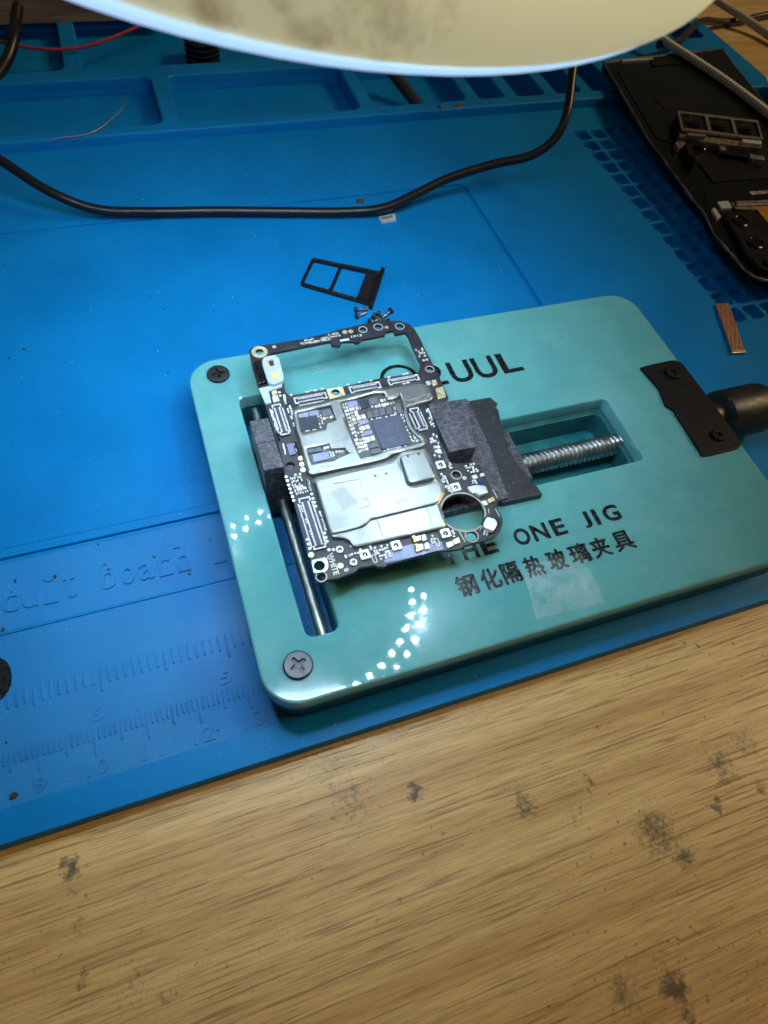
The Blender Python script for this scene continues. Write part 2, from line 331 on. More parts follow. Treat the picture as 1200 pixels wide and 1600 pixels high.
# ------------------------------------------------------------------ mesh builder (cm)
class MB:
    def __init__(s): s.v = []; s.f = []; s.uv = {}
    def add(s, vs, fs):
        o = len(s.v); s.v += [tuple(v) for v in vs]; s.f += [tuple(i+o for i in f) for f in fs]; return o
    def box(s, x0, x1, y0, y1, z0, z1, c=0.0):
        return s.plate([(x0,y0),(x1,y0),(x1,y1),(x0,y1)], [], z0, z1, c)
    def plate(s, outer, holes, z0, z1, c=0.0, n=2, bottom=True):
        """flat plate with holes; the upper rim is rounded by c"""
        def ccw(p, want):
            a = sum(p[i][0]*p[(i+1)%len(p)][1]-p[(i+1)%len(p)][0]*p[i][1] for i in range(len(p)))
            return list(p) if (a > 0) == want else list(reversed(p))
        def inset(p, d):
            out = []
            k = len(p)
            for i in range(k):
                a, b, e = Vector(p[i-1]), Vector(p[i]), Vector(p[(i+1) % k])
                d1 = (b-a); d2 = (e-b)
                if d1.length < 1e-9 or d2.length < 1e-9: out.append(p[i]); continue
                d1.normalize(); d2.normalize()
                n1 = Vector((-d1.y, d1.x)); n2 = Vector((-d2.y, d2.x)); mm = n1+n2
                if mm.length < 1e-6: mm = n1.copy()
                mm.normalize(); q = max(.35, mm.dot(n1))
                out.append(tuple(b + mm*(d/q)))
            return out
        loops = [ccw(outer, True)] + [ccw(h, False) for h in holes]
        tops = []
        for lp in loops:
            rings = [[(x, y, z0) for x, y in lp]]
            if c > 0:
                for i in range(n+1):
                    t = i/n*math.pi/2
                    q = inset(lp, c*(1-math.cos(t)))
                    rings.append([(x, y, z1-c+c*math.sin(t)) for x, y in q])
            else: rings.append([(x, y, z1) for x, y in lp])
            o = len(s.v); k = len(lp)
            for r in rings: s.v += r
            for i in range(len(rings)-1):
                for j in range(k):
                    j2 = (j+1) % k
                    s.f.append((o+i*k+j, o+i*k+j2, o+(i+1)*k+j2, o+(i+1)*k+j))
            tops.append((o, o+(len(rings)-1)*k, k))
        flat = [[Vector((s.v[t+j][0], s.v[t+j][1], 0)) for j in range(k)] for (_, t, k) in tops]
        idx = []; bix = []
        for (b, t, k) in tops: idx += [t+j for j in range(k)]; bix += [b+j for j in range(k)]
        for tri in tessellate_polygon(flat):
            a, b, d = (idx[i] for i in tri)
            pa, pb, pd = Vector(s.v[a]), Vector(s.v[b]), Vector(s.v[d])
            up = (pb-pa).cross(pd-pa).z
            if abs(up) < 1e-12: continue
            s.f.append((a, b, d) if up > 0 else (a, d, b))
            if bottom:
                a, b, d = (bix[i] for i in tri); s.f.append((a, d, b) if up > 0 else (a, b, d))
        return s
    def lathe(s, prof, origin, axis=(0,0,1), n=24, cap=True):
        ax = Vector(axis).normalized(); a = ax.orthogonal().normalized(); b = ax.cross(a); o = Vector(origin)
        st = len(s.v)
        for r, h in prof:
            for i in range(n):
                t = 2*math.pi*i/n; s.v.append(tuple(o+ax*h+a*(r*math.cos(t))+b*(r*math.sin(t))))
        for k in range(len(prof)-1):
            for i in range(n):
                j = (i+1) % n; s.f.append((st+k*n+i, st+k*n+j, st+(k+1)*n+j, st+(k+1)*n+i))
        if cap:
            s.f.append(tuple(st+i for i in reversed(range(n)))); e = st+(len(prof)-1)*n; s.f.append(tuple(e+i for i in range(n)))
        return s
    def cyl(s, p, r, h, n=20): return s.lathe([(r, 0), (r, h)], p, n=n)
    def tube(s, pts, r, n=10, sub=8, uv=False):
        P = [Vector(p) for p in pts]; Q = []
        for i in range(len(P)-1):
            p0 = P[max(0, i-1)]; p1 = P[i]; p2 = P[i+1]; p3 = P[min(len(P)-1, i+2)]
            for k in range(sub):
                t = k/sub
                Q.append(.5*((2*p1)+(p2-p0)*t+(2*p0-5*p1+4*p2-p3)*t*t+(3*p1-p0-3*p2+p3)*t**3))
        Q.append(P[-1]); st = len(s.v); nrm = None; L = 0
        rad = r if callable(r) else (lambda t: r)
        for i, q in enumerate(Q):
            tg = (Q[min(i+1, len(Q)-1)]-Q[max(0, i-1)]).normalized()
            nrm = tg.orthogonal().normalized() if nrm is None else (nrm-tg*nrm.dot(tg)).normalized()
            b = tg.cross(nrm); rr = rad(i/(len(Q)-1))
            if i: L += (Q[i]-Q[i-1]).length
            for k in range(n):
                t = 2*math.pi*k/n; s.v.append(tuple(q+nrm*rr*math.cos(t)+b*rr*math.sin(t)))
                if uv: s.uv[len(s.v)-1] = (k/n, L*S*10)
        for i in range(len(Q)-1):
            for k in range(n):
                j = (k+1) % n; s.f.append((st+i*n+k, st+i*n+j, st+(i+1)*n+j, st+(i+1)*n+k))
        s.f.append(tuple(st+k for k in reversed(range(n)))); e = st+(len(Q)-1)*n; s.f.append(tuple(e+k for k in range(n)))
        return s
def arc(cx, cy, r, a0, a1, n=8):
    return [(cx+r*math.cos(math.radians(a0+(a1-a0)*i/n)), cy+r*math.sin(math.radians(a0+(a1-a0)*i/n))) for i in range(n+1)]
def circ(cx, cy, r, n=20): return [(cx+r*math.cos(2*math.pi*i/n), cy+r*math.sin(2*math.pi*i/n)) for i in range(n)]
def rrect(x0, x1, y0, y1, r, n=5):
    return arc(x1-r, y1-r, r, 0, 90, n)+arc(x0+r, y1-r, r, 90, 180, n)+arc(x0+r, y0+r, r, 180, 270, n)+arc(x1-r, y0+r, r, 270, 360, n)
def fillet(pts, r, n=4):
    out = []; k = len(pts)
    for i in range(k):
        a, b, c = Vector(pts[i-1]), Vector(pts[i]), Vector(pts[(i+1) % k])
        d1 = a-b; d2 = c-b; q = min(r, d1.length*.45, d2.length*.45)
        p0 = b+d1.normalized()*q; p2 = b+d2.normalized()*q
        for j in range(n+1):
            t = j/n; out.append(tuple((1-t)**2*p0+2*t*(1-t)*b+t*t*p2))
    return out
def px(pts, z): return [W2(x, y, z) for x, y in pts]

def root_loc(o):
    while o is not None and o.parent: o = o.parent
    return Vector(o['_o']) if o is not None else None
def smooth(me, ang=35):
    me.set_sharp_from_angle(angle=math.radians(ang))
    fl = [abs(p.normal.z) > .9995 and p.area > 4e-8 for p in me.polygons]
    me.polygons.foreach_set('use_smooth', [not f for f in fl])
def obj(name, mb, mat, parent=None, loc=None, ang=35):
    if parent is not None: o0 = root_loc(parent)
    else:
        if loc is None:
            xs, ys, zs = zip(*mb.v); loc = ((min(xs)+max(xs))/2, (min(ys)+max(ys))/2, min(zs))
        o0 = Vector(loc)
    me = bpy.data.meshes.new(name)
    me.from_pydata([((v[0]-o0.x)*S, (v[1]-o0.y)*S, (v[2]-o0.z)*S) for v in mb.v], [], mb.f); me.update()
    if mb.uv:
        ul = me.uv_layers.new(name='UVMap')
        for l in me.loops: ul.data[l.index].uv = mb.uv.get(l.vertex_index, (0, 0))
    me.materials.append(mat if not isinstance(mat, str) else M[mat]); smooth(me, ang)
    o = bpy.data.objects.new(name, me); C.objects.link(o)
    if parent is not None: o.parent = parent
    else: o.location = o0*S; o['_o'] = tuple(o0)
    return o
def tag(o, label, cat, group=None, kind=None):
    o['label'] = label; o['category'] = cat
    if group: o['group'] = group
    if kind: o['kind'] = kind
    return o
def thing(name, label, cat, loc, group=None):
    o = bpy.data.objects.new(name, None); C.objects.link(o); o.empty_display_size = .01
    o.location = Vector(loc)*S; o['_o'] = tuple(loc); return tag(o, label, cat, group)
def dup_part(src, parent, d, name=None):
    c = src.copy(); C.objects.link(c); c.parent = parent; c.location = Vector(d)*S; return c
def text(mb, string, box, z0, z1, rot=0, weight=0., spacing=1., origin=None):
    """lettering as a solid, fitted into box (x0,x1,y0,y1); rot turns it about the box centre"""
    cu = bpy.data.curves.new('t', 'FONT'); cu.body = string; cu.size = 1; cu.offset = weight; cu.space_character = spacing
    cu.fill_mode = 'FRONT'; cu.resolution_u = 4; cu.extrude = 0.0
    o = bpy.data.objects.new('t', cu); C.objects.link(o); dg = bpy.context.evaluated_depsgraph_get()
    me = o.evaluated_get(dg).to_mesh()
    vs = [v.co.copy() for v in me.vertices]; fs = [tuple(p.vertices) for p in me.polygons]
    edges = {}
    for f in fs:
        for i in range(len(f)):
            a, b = f[i], f[(i+1) % len(f)]; edges[(a, b)] = 1
    bpy.data.objects.remove(o); bpy.data.curves.remove(cu)
    if not vs: return mb
    xs = [v.x for v in vs]; ys = [v.y for v in vs]
    x0, x1, y0, y1 = box; kx = (x1-x0)/max(1e-6, max(xs)-min(xs)); ky = (y1-y0)/max(1e-6, max(ys)-min(ys))
    cx, cy = (x0+x1)/2, (y0+y1)/2; ca, sa = math.cos(rot), math.sin(rot)
    def tr(v, z):
        X = x0+(v.x-min(xs))*kx-cx; Y = y0+(v.y-min(ys))*ky-cy
        return (cx+X*ca-Y*sa, cy+X*sa+Y*ca, z)
    n = len(vs); F = [f for f in fs]
    for (a, b) in edges:
        if (b, a) not in edges: F.append((b, a, a+n, b+n))
    mb.add([tr(v, z1) for v in vs]+[tr(v, z0) for v in vs], F)
    return mb

# ================================================================== SETTING: the desk
t = MB().box(-45, 85, -40, 75, -2.6, -.4)
o = obj('desk', t, 'wood', loc=(0, 0, 0)); o['kind'] = 'structure'; o['label'] = 'worn oak desk top with dark grime spots'; o['category'] = 'desk'

# ================================================================== SILICONE MAT
mat_root = thing('silicone_mat', 'large blue silicone work mat with parts trays, ruler and pits', 'work mat', (18, 12, -.4))
XL, XR, YB = -3., 41.75, 32.
pits = []
for i in range(4):
    for j in range(15):
        x = 30.67+.72*i+(.0 if i < 2 else .0); y = 19.73-.767*j
        pits.append(rrect(x-.30, x+.30, y-.315, y+.315, .13, 3))
PY0, PY1 = 22.2, 25.55
pk = [rrect(-2, 14.55, PY0, PY1, .35), rrect(15.2, 22.0, PY0, PY1, .35), rrect(22.6, 26.5, PY0+.1, PY1, .3),
      rrect(27.1, 28.2, PY0+.1, PY1, .15), rrect(28.8, 30.05, PY0+.1, PY1, .15), rrect(30.65, 31.8, PY0+.1, PY1, .15), rrect(32.4, 33.5, PY0+.1, PY1, .15),
      rrect(-2, 11.55, 26.35, 31, .3), rrect(12.2, 21, 26.35, 31, .3), rrect(21.6, 30, 26.35, 31, .3), rrect(30.6, 36, 26.35, 31, .3), rrect(36.6, 40.9, 26.35, 31.2, .3),
      rrect(36.9, 40.9, 15.5, 25.6, .4)]
def grow(p, d):
    c = Vector((sum(q[0] for q in p)/len(p), sum(q[1] for q in p)/len(p)))
    return [tuple(c+(Vector(q)-c)*(1+d/max(.01, (Vector(q)-c).length))) for q in p]
b = MB()
b.plate(rrect(XL, XR, 0, YB, .9), [], -.4, -.27, .0)
holes = [rrect(XL+1, 24.45, 4.12, 17.43, .35), rrect(XL+1, 24.45, .62, 4.04, .1)] + pits + [grow(p, .006) for p in pk]
b.plate(rrect(XL+.006, XR-.006, .006, YB-.006, .9), holes, -.275, 0., .016)
b.box(XL+.98, 24.47, 5.79, 17.45, -.28, -.085)                            # channel round the work area
b.plate(rrect(XL+1.1, 24.30, 5.88, 17.30, .3), [], -.2, -.002, .03)       # raised work area
b.plate(rrect(XL+1.4, 22.5, 6.1, 15.6, .2), [], -.1, .016, .012)
b.box(30.1, 33.4, 8.3, 20.4, -.272, -.235)                                 # pit floors
b.plate(rrect(XL+.012, XR-.012, 21.70, YB-.012, .9), pk[:-1], -.01, .36, .08, 3)   # raised tray block
b.plate(rrect(36.2, XR-.014, 15, 21.69, .5), [rrect(37.2, 40.9, 15.5, 21.3, .4)], -.012, .525, .06, 3)
obj('base', b, 'blue', mat_root, ang=40)
obj('lettering_panel', MB().box(XL+.98, 24.47, 4.10, 5.785, -.26, -.085), 'bluetex', mat_root)
obj('ruler_panel', MB().box(XL+.99, 24.46, .61, 4.05, -.262, -.035), 'bluetex', mat_root)
# ruler: millimetre ticks with every fifth longer, and a second scale of sixteenths
b = MB()
for k in range(0, 260):
    x = k*.1
    if x < 5 or x > 14.3: continue
    L = .52 if k % 10 == 0 else (.38 if k % 5 == 0 else .24)
    b.box(x-.018, x+.018, 1.6-L, 1.6, -.05, .002, .012)
for k in range(0, 70):
    x = 3.9+k*.1588
    L = .5 if k % 16 == 8 else (.42 if k % 8 == 0 else .33)
    b.box(x-.022, x+.022, 2.78-L, 2.78, -.05, .002, .014)
for d in range(6, 15): text(b, str(d), (d-.2*(1 if d > 9 else .55), d+.2*(1 if d > 9 else .55), .70, 1.0), -.05, -.008, 0, .02)
text(b, '6', (9.98, 10.2, 1.72, 2.0), -.05, -.008, 0, .02); text(b, '5', (12.5, 12.72, 1.72, 2.0), -.05, -.008, 0, .02)
obj('ruler_scale', b, 'bluetex', mat_root)
b = MB()
asc = 'bdtl'
for i, ch in enumerate('circuit board lab'):
    if ch == ' ': continue
    x = 7.42+.402*i
    h = .66 if ch in asc else (.62 if ch == 'i' else .45)
    w = .30 if ch not in 'il' else .16
    if ch in 'rt': w = .25
    text(b, ch, (x-w/2, x+w/2, 4.55, 4.55+h), -.10, -.045, 0, .0)
    if ch in 'ilrd': b.box(x-.14, x+.14, 4.53, 4.575, -.10, -.046)
    if ch in 'ilbdr': b.box(x-.14, x, 4.55+h-.045, 4.55+h-.003, -.10, -.0465)
obj('embossed_lettering', b, 'bluetex', mat_root)
b = MB(); text(b, '0', (7.82, 8.60, 2.62, 3.62), -.06, -.0305, 0, .06)
obj('printed_letter', b, 'ink', mat_root)

# ================================================================== JIG
JX0, JX1, JY0, JY1, JZ = 13.29, 26.34, .55, 9.63, 1.15
jig = thing('repair_jig', 'teal glass-topped clamping jig with black knob, holding the circuit board', 'clamping jig', (19.8, 5.1, 0))
slotL = rrect(14.34, 15.02, 1.78, 8.2, .17); slotR = rrect(17.2, 23.55, 3.93, 5.97, .14)
GZ = .78
b = MB().plate(rrect(JX0, JX1, JY0, JY1, .75, 8), [slotL, slotR], GZ, JZ, .055)
obj('glass_top', b, 'glass', jig)
b = MB().plate(rrect(JX0+.07, JX1-.07, JY0+.07, JY1-.07, .7, 8), [grow(slotL, .02), rrect(17.2, 23.40, 4.05, 5.80, .2)], .012, GZ-.004, .02)
obj('body', b, 'body', jig)
b = MB().box(17.1, 23.5, 3.98, 5.88, .02, .10); obj('slot_floor', b, simple('slot_teal', (.015, .17, .20), .4, .1, .3, 3), jig)
# guide rod and lead screw
b = MB().lathe([(.12, 0), (.12, 6.36)], (14.72, 1.81, .62), (0, 1, 0), 20); obj('guide_rod', b, 'steel', jig)
b = MB(); PT = .135; NR = int(4.6/PT*8); NS = 30
for i in range(NR+1):
    x = 4.6*i/NR
    for k in range(NS):
        a = 2*math.pi*k/NS; t = (x/PT-a/(2*math.pi)) % 1.0
        r = .205+.085*max(0., 1-abs(t-.5)*2.3)**.8
        b.v.append((19.2+x, 4.85+r*math.cos(a), .62+r*math.sin(a)))
for i in range(NR):
    for k in range(NS):
        j = (k+1) % NS; b.f.append((i*NS+k, (i+1)*NS+k, (i+1)*NS+j, i*NS+j))
obj('lead_screw', b, 'thread', jig, ang=70)
# screws with washer heads
def jig_screw(x, y, z, r, name='screw', mat='blacksteel', rot=.35):
    b = MB().lathe([(r*.92, 0), (r, .015), (r, .05), (r*.94, .075)], (x, y, z), n=32, cap=False)
    cr = []
    for q in range(4):
        a = rot+q*math.pi/2
        for (u, v) in ((r*.56, -r*.11), (r*.56, r*.11), (r*.15, r*.15)):
            cr.append((x+u*math.cos(a)-v*math.sin(a), y+u*math.sin(a)+v*math.cos(a)))
    top = MB().plate(circ(x, y, r*.94, 32), [cr], z-.02, z+.0755, .012)
    b.add(top.v, top.f)
    o = obj(name, b, mat, jig)
    obj('recess_shade', MB().cyl((x, y, z+.002), r*.6, .008, 16), 'ink', o)  # black disc under the cross gives the recess its shade by colour
    return o
jig_screw(14.03, 1.28, JZ, .29, rot=.42); jig_screw(14.03, 9.06, JZ, .28, rot=.1)
# end plate, its screws, the knob
ep = [W2(1001, 574, 1.22), W2(1030, 607, 1.22), W2(1040, 633, 1.22), W2(1052, 640, 1.22), W2(1098, 712, 1.22)]
ep += [(25.25, 3.56)] + arc(26.05, 3.83, .27, -90, 0, 5) + arc(26.05, 6.45, .27, 0, 90, 5) + [(25.62, 6.72)]
b = MB().plate(ep, [], JZ+.004, JZ+.075, .015); obj('end_plate', b, 'plateblack', jig)
jig_screw(25.80, 6.27, JZ+.07, .22, rot=.2, mat='plateblack'); jig_screw(25.80, 4.05, JZ+.07, .19, rot=.6, mat='plateblack')
b = MB().lathe([(.48, 0), (.48, .32), (.60, .33), (.69, .40), (.70, .5), (.70, 1.55), (.68, 1.70), (.62, 1.84), (.52, 1.92), (.35, 1.94)], (26.30, 4.90, .74), (1, 0, 0), 40)
obj('knob', b, 'black', jig)
# jaws
JT = 2.0
b = MB(); b.plate([(14.37,5.34),(14.80,5.33),(15.25,5.33),(15.25,6.72),(14.37,6.73)], [], .2, 1.80, .0)
b.plate([(14.36,5.34),(14.785,5.335),(14.785,6.06),(14.36,6.05)], [], 1.0, JT, .012); b.plate([(14.36,6.07),(14.785,6.08),(14.785,6.725),(14.36,6.74)], [], 1.0, JT-.01, .012)
obj('clamp_jaw', b, 'jaw', jig)
b = MB()
b.plate([(17.95,3.64),(19.55,3.62),(19.72,5.0),(19.78,6.62),(18.3,6.63),(17.95,6.2)], [], JZ+.004, 1.42, .02)
b.plate([(18.47,6.24),(19.42,6.19),(19.09,4.78),(18.44,4.80)], [], 1.3, JT, .02)
b.plate([(17.6,3.9),(18.44,3.9),(18.44,6.2),(17.6,6.2)], [], 1.3, 1.80)
b.plate([(17.5,4.1),(20.5,4.1),(20.5,5.6),(17.5,5.6)], [], .22, 1.16)
obj('clamp_jaw', b, 'jaw', jig)
rag = [(19.4,3.58),(20.42,3.55),(20.40,3.80),(20.28,3.86),(20.36,4.02),(20.30,4.12)] + [(20.30-.10*math.sin(math.pi*k/6)+random.uniform(-.03,.03), 4.2+.2*k) for k in range(1, 7)] + [(20.33,5.70),(20.46,6.18),(20.38,6.27),(20.52,6.36),(20.42,6.60),(19.4,6.62)]
b = MB().plate(rag, [], JZ+.006, 1.34, .03); obj('jaw_plate', b, 'jawdark', jig)
# lettering on the glass
IZ0, IZ1 = JZ-.01, JZ+.003
b = MB()
b.plate(circ(18.44, 7.86, .52, 40), [circ(18.44, 7.86, .415, 40)], IZ0, IZ1)
text(b, '2', (19.10, 19.66, 7.42, 8.16), IZ0, IZ1, 0, .012)
text(b, 'U', (19.80, 20.42, 7.38, 8.13), IZ0, IZ1, 0, .02); text(b, 'U', (20.50, 21.12, 7.37, 8.13), IZ0, IZ1, 0, .02); text(b, 'L', (21.24, 21.84, 7.40, 8.13), IZ0, IZ1, 0, .02)
obj('brand_lettering', b, 'ink', jig); b = MB()
for ch, xa, xb in (('T',691,715),('H',720,747),('E',750,776),('O',802,829),('N',830,857),('E',861,884),('J',909,923),('I',927.5,935),('G',941,969)):
    xm = (xa+xb)/2; ym = 868-(xm-703)*.2630; c0 = W(xm, ym, JZ); kx = (W(xm+5, ym, JZ)-W(xm-5, ym, JZ)).x/10
    text(b, ch, (c0.x-(xb-xa)/2*kx, c0.x+(xb-xa)/2*kx, c0.y-.215, c0.y+.215), IZ0, IZ1, 0, .03)
obj('title_lettering', b, 'ink', jig); b = MB()
for ch, xa, xb in zip('钢化隔热玻璃夹具', (713,751,784,819,855,889,923,957), (746,782,813,849,885,921,953,990)):
    xm = (xa+xb)/2; ym = 915-(xm-728)*.2857; c0 = W(xm, ym, JZ); kx = (W(xm+5, ym, JZ)-W(xm-5, ym, JZ)).x/10
    for q, (dx, dy) in enumerate(((0,0),(.016,0),(-.016,0),(0,.013),(0,-.013))):
        text(b, ch, (c0.x-(xb-xa)/2*kx+dx, c0.x+(xb-xa)/2*kx+dx, c0.y-.24+dy, c0.y+.24+dy), IZ0-.0007*q, IZ1+.0006*q, 0, 0.)
obj('lower_lettering', b, 'ink', jig)

# ================================================================== CIRCUIT BOARD
BZ = 1.90; BT = .075
pcb = thing('circuit_board', 'dark phone circuit board with silver shield cans, clamped in the teal jig', 'circuit board', (16.8, 5.7, BZ-BT))
def bp(pts, z=BZ): return [W2(x, y, z) for x, y in pts]
outer = bp([(389,548),(392,544),(404,540),(440,535),(480,528),(512,520),(528,515),(572,505),(600,501),(626,501),(640,506),(648,514),(655,526),(664,545),(672,560),(680,576),
    (688,592),(694,606),(701,621),(698,627),(666,634),(669,641),(680,660),(684,680),(688,696),(697,722),(715,724),(738,724),(750,726),(757,741),(767,760),(773,773),(777,784),(776,792),
    (784,806),(786,816),(783,828),(772,839),(753,846),(725,853),(719,858),(699,860),(684,861),(650,870),(620,878),(608,881),(601,886),(592,886),(585,883),(561,887),(556,893),(529,903),
    (511,906),(507,910),(500,911),(494,907),(492,899),(486,876),(479,860),(471,830),(460,788),(453,765),(445,742),(440,718),(433,690),(426,670),(414,633),(404,606),(393,570)])
inner = bp([(421,552),(474,541),(516,533),(519,539),(531,540),(535,533),(553,533),(556,536),(562,534),(565,530),(582,527),(601,523),(603,518),(614,516),(617,522),(633,519),(638,526),(644,540),
    (649,551),(653,561),(657,568),(655,578),(650,584),(626,586),(588,592),(536,604),(510,608),(452,618),(446,612),(444,600),(438,594),(428,574)])
def hole(x, y, r): c = W2(x, y, BZ); return circ(c[0], c[1], r, 18)
cc = W2(723.5, 800, BZ); CR = (Vector(W2(756, 800, BZ))-Vector(W2(691, 800, BZ))).length/2
holes = [inner, circ(cc[0], cc[1], CR, 44), hole(405.5,550,.10), hole(567,515,.075), hole(591,511,.085), hole(624.5,510,.085), hole(671.5,577,.075),
         hole(524.5,613.5,.095), hole(453.5,728,.105), hole(499,884.5,.105), hole(502,901,.075), hole(713,742,.085), hole(737,837.5,.115)]
b = MB().plate(outer, holes, BZ-BT, BZ, .006, 1); obj('substrate', b, 'pcb', pcb)
b = MB().plate(grow(outer, -.012), [grow(h, .012) for h in holes], BZ-BT-.02, BZ-BT-.002, 0); obj('back_layer', b, 'fr4', pcb)
b = MB().plate(bp([(600,879),(604,861),(640,851),(668,850),(690,846),(693,858),(650,869),(620,876)]), [], BZ, BZ+.004); obj('ground_plane', b, 'pcblav', pcb)
for c, ro in (((567,515),.115),((591,511),.125),((624.5,510),.125),((671.5,577),.115),((502,901),.12),((713,742),.125),((737,837.5),.15)):
    q = W2(*c, BZ); hr = {567:.075,591:.085,624.5:.085,671.5:.075,502:.075,713:.085,737:.115}[c[0]]
    b = MB().plate(circ(*q, ro, 24), [circ(*q, ro-.022, 24)], BZ, BZ+.004); obj('hole_ring', b, 'captan', pcb)
def grow_px(pts, d):
    out = []
    for i, p in enumerate(pts):
        a = Vector(pts[i-1]); b_ = Vector(p); c = Vector(pts[(i+1) % len(pts)]); t_ = (c-a).normalized(); out.append(tuple(b_+Vector((t_.y, -t_.x))*d))
    return out
def poly(name, pts, z0, z1, mat, c=.0, r=0., hs=(), parent=None):
    p = bp(pts, z1)
    if r: p = fillet(p, r)
    b = MB().plate(p, [bp(h, z1) if h[0][0] > 60 else h for h in hs], z0, z1, min(c, (z1-z0)*.8)); return obj(name, b, mat, parent or pcb)
# --- gold and tin pads
b = MB().plate(circ(*W2(405.5,550,BZ), .195, 28), [circ(*W2(405.5,550,BZ), .10, 28)], BZ, BZ+.006); obj('gold_pad', b, 'gold', pcb)
poly('gold_pad', [(510,608),(535,603.5),(540.5,619),(515.5,625)], BZ, BZ+.012, 'gold', .003, .03, [circ(*W2(524.5,613.5,BZ), .097, 24)])
poly('tin_pad', [(485.5,875),(510,869.5),(514,884),(510,893),(490.5,896.5)], BZ, BZ+.03, 'tin', .01, .06, [circ(*W2(499,884.5,BZ), .107, 24)])
dot = MB().cyl((16.8, 5.7, BZ), .034, .005, 14); dot0 = None
dots = [(447,745),(449,751),(451,758),(453,764),(455,770),(457,776),(459,782),(480,843),(482,850),(484,857),(487,772),(489,779),(491,785),(493,791),(507,833),(509,840),(511,846),(514,859),
        (436.5,613),(438,618.5),(549,853),(521,859),(664,556),(667,562),(662,563)]
for x, y in dots:
    q = W(x, y, BZ)
    if dot0 is None: dot0 = obj('test_pad', dot, 'tin', pcb); o = dot0
    else: o = dup_part(dot0, pcb, (0,0,0))
    o.location = Vector((q.x-16.8, q.y-5.7, 0))*S
big = MB().cyl((16.8, 5.7, BZ), .062, .006, 18); big0 = None
for x, y in [(470,716),(472,725.5),(473.5,734),(538.7,519),(548,518),(428.5,542),(604,511.5),(486,867),(532,884),(725.5,747)]:
    q = W(x, y, BZ)
    if big0 is None: big0 = obj('gold_test_pad', big, 'gold', pcb); o = big0
    else: o = dup_part(big0, pcb, (0,0,0))
    o.location = Vector((q.x-16.8, q.y-5.7, 0))*S
    if x in (428.5, 604, 725.5): o.scale = (.8, .8, 1)
# --- shield cans
SH = BZ+.13
c1 = [(464,645),(490,638.5),(516,632.5),(519,640),(523,650),(524,655),(517,657.5),(509,660),(507,670),(490,673.5),(474,678),(471,673)]
c2 = [(532,628),(560,621),(584,614),(600,613.5),(603,622),(606,624.5),(621,621),(624,617),(628,626),(631,640),(635,655),(641,669),(650,680),(657,685),(656,690),(640,695),(608,701),(590,708),(565,714),(560,704),(549,680),(541,660)]
c3 = [(480,700),(500,696),(514,693),(517,701),(539,699.5),(544,707),(530,711.5),(521,718),(488,723.5),(484,712)]
so = [(457,646),(459,640),(466,637),(500,630),(540,619),(580,610),(584,606),(604,607),(618,604),(640,600),(656,598),(666,600),(672,609),(678,620),(674,625),(640,634),(634,637),(636,650),(640,664),(648,675),(660,680),(665,686),(665,693),(660,697),(630,705),(612,709),(606,715),(580,722),(540,730),(500,738),(487,741),(481,737),(474,710),(462,668)]
poly('shield_fence', grow_px(so, 2.2), BZ, BZ+.035, 'fence', .008, .03)
sh1 = poly('shield_frame', so, BZ, SH, 'shield', .045, .03, [c1, c2, c3])
poly('shield_tab', [(622,612),(640,604.5),(655,601),(664,604),(671,614),(668,618),(640,625.5),(633,624)], SH-.01, SH+.022, 'shield', .012, .02, parent=sh1)
poly('shield_tab', [(604,611),(617,608),(620,616),(607,619.5)], SH-.01, SH+.018, 'shield', .008, .01, parent=sh1)
poly('shield_bridge', [(516,630),(528,626.5),(539,651),(525,654)], SH-.01, SH+.008, 'shield', .004, parent=sh1)
s2 = [(490,752),(494,747),(530,738.5),(568,730),(612,719),(619,713),(628,704),(664,700),(671,712),(684,748),(688,752),(693,757),(695,770),(690,780),(686,788),(692,805),(698,818),(694,824),(640,836),(580,849),(556,854),(550,851),(545,843),(536,840),(520,839),(516,834),(504,795)]
poly('shield_fence', grow_px(s2, 1.8), BZ, BZ+.038, 'fence', .008, .03)
sh2 = poly('shield_can', s2, BZ, BZ+.10, 'shield', .045, .04)
poly('shield_step', [(492,754),(496,749),(530,740.5),(568,732),(612,721.5),(620,716),(632,738),(638,757),(646,760),(684,751),(691,760),(692,769),(686,782),(680,786.5),(640,796),(600,806),(580,810.5),(573,818),(566,822),(540,829),(519,833),(514,825),(503,790)], BZ+.09, BZ+.165, 'shield', .045, .03, parent=sh2)
poly('shield_lid', [(625,713),(630,710),(661,704.5),(665,707),(681,742),(678,746.5),(645,753.5),(639,752)], BZ+.1, BZ+.235, 'shield', .04, .03, parent=sh2)
for x, y, z in ((586,743.5,.165),(603.5,740,.165),(637.5,713,.235),(654,709.5,.235)):
    q = W(x, y, BZ+z); b = MB().cyl((q.x, q.y, BZ+z-.002), .026, .004, 12); obj('vent_hole', b, 'blackgloss', sh2)
poly('label', [(516,770),(536,758),(560,785),(538,797)], BZ+.155, BZ+.168, 'label', parent=sh2)
b = MB()
for i in range(3):                                                          # faint embossed corner marks
    pass
for (x0, y0, x1, y1) in ((548,751,562,748),(562,748,566,760),(562,780,573,778),(573,778,578,791),(590,806,600,838),(667,795,676,822),(610,792,594,796)):
    pass
for seg in (((520,756),(562,748.5)),((562,748.5),(566,760)),((566,780),(573,778.5)),((573,778.5),(578,790)),((578,790),(562,794))):
    p, q = W(*seg[0], BZ+.165), W(*seg[1], BZ+.165); b.tube([p, (p+q)/2, q], .008, 5, 2)
for seg in (((589,812),(599,838)),((666,793),(676,821))):
    p, q = W(*seg[0], BZ+.10), W(*seg[1], BZ+.10); b.tube([p, (p+q)/2, q], .009, 5, 2)
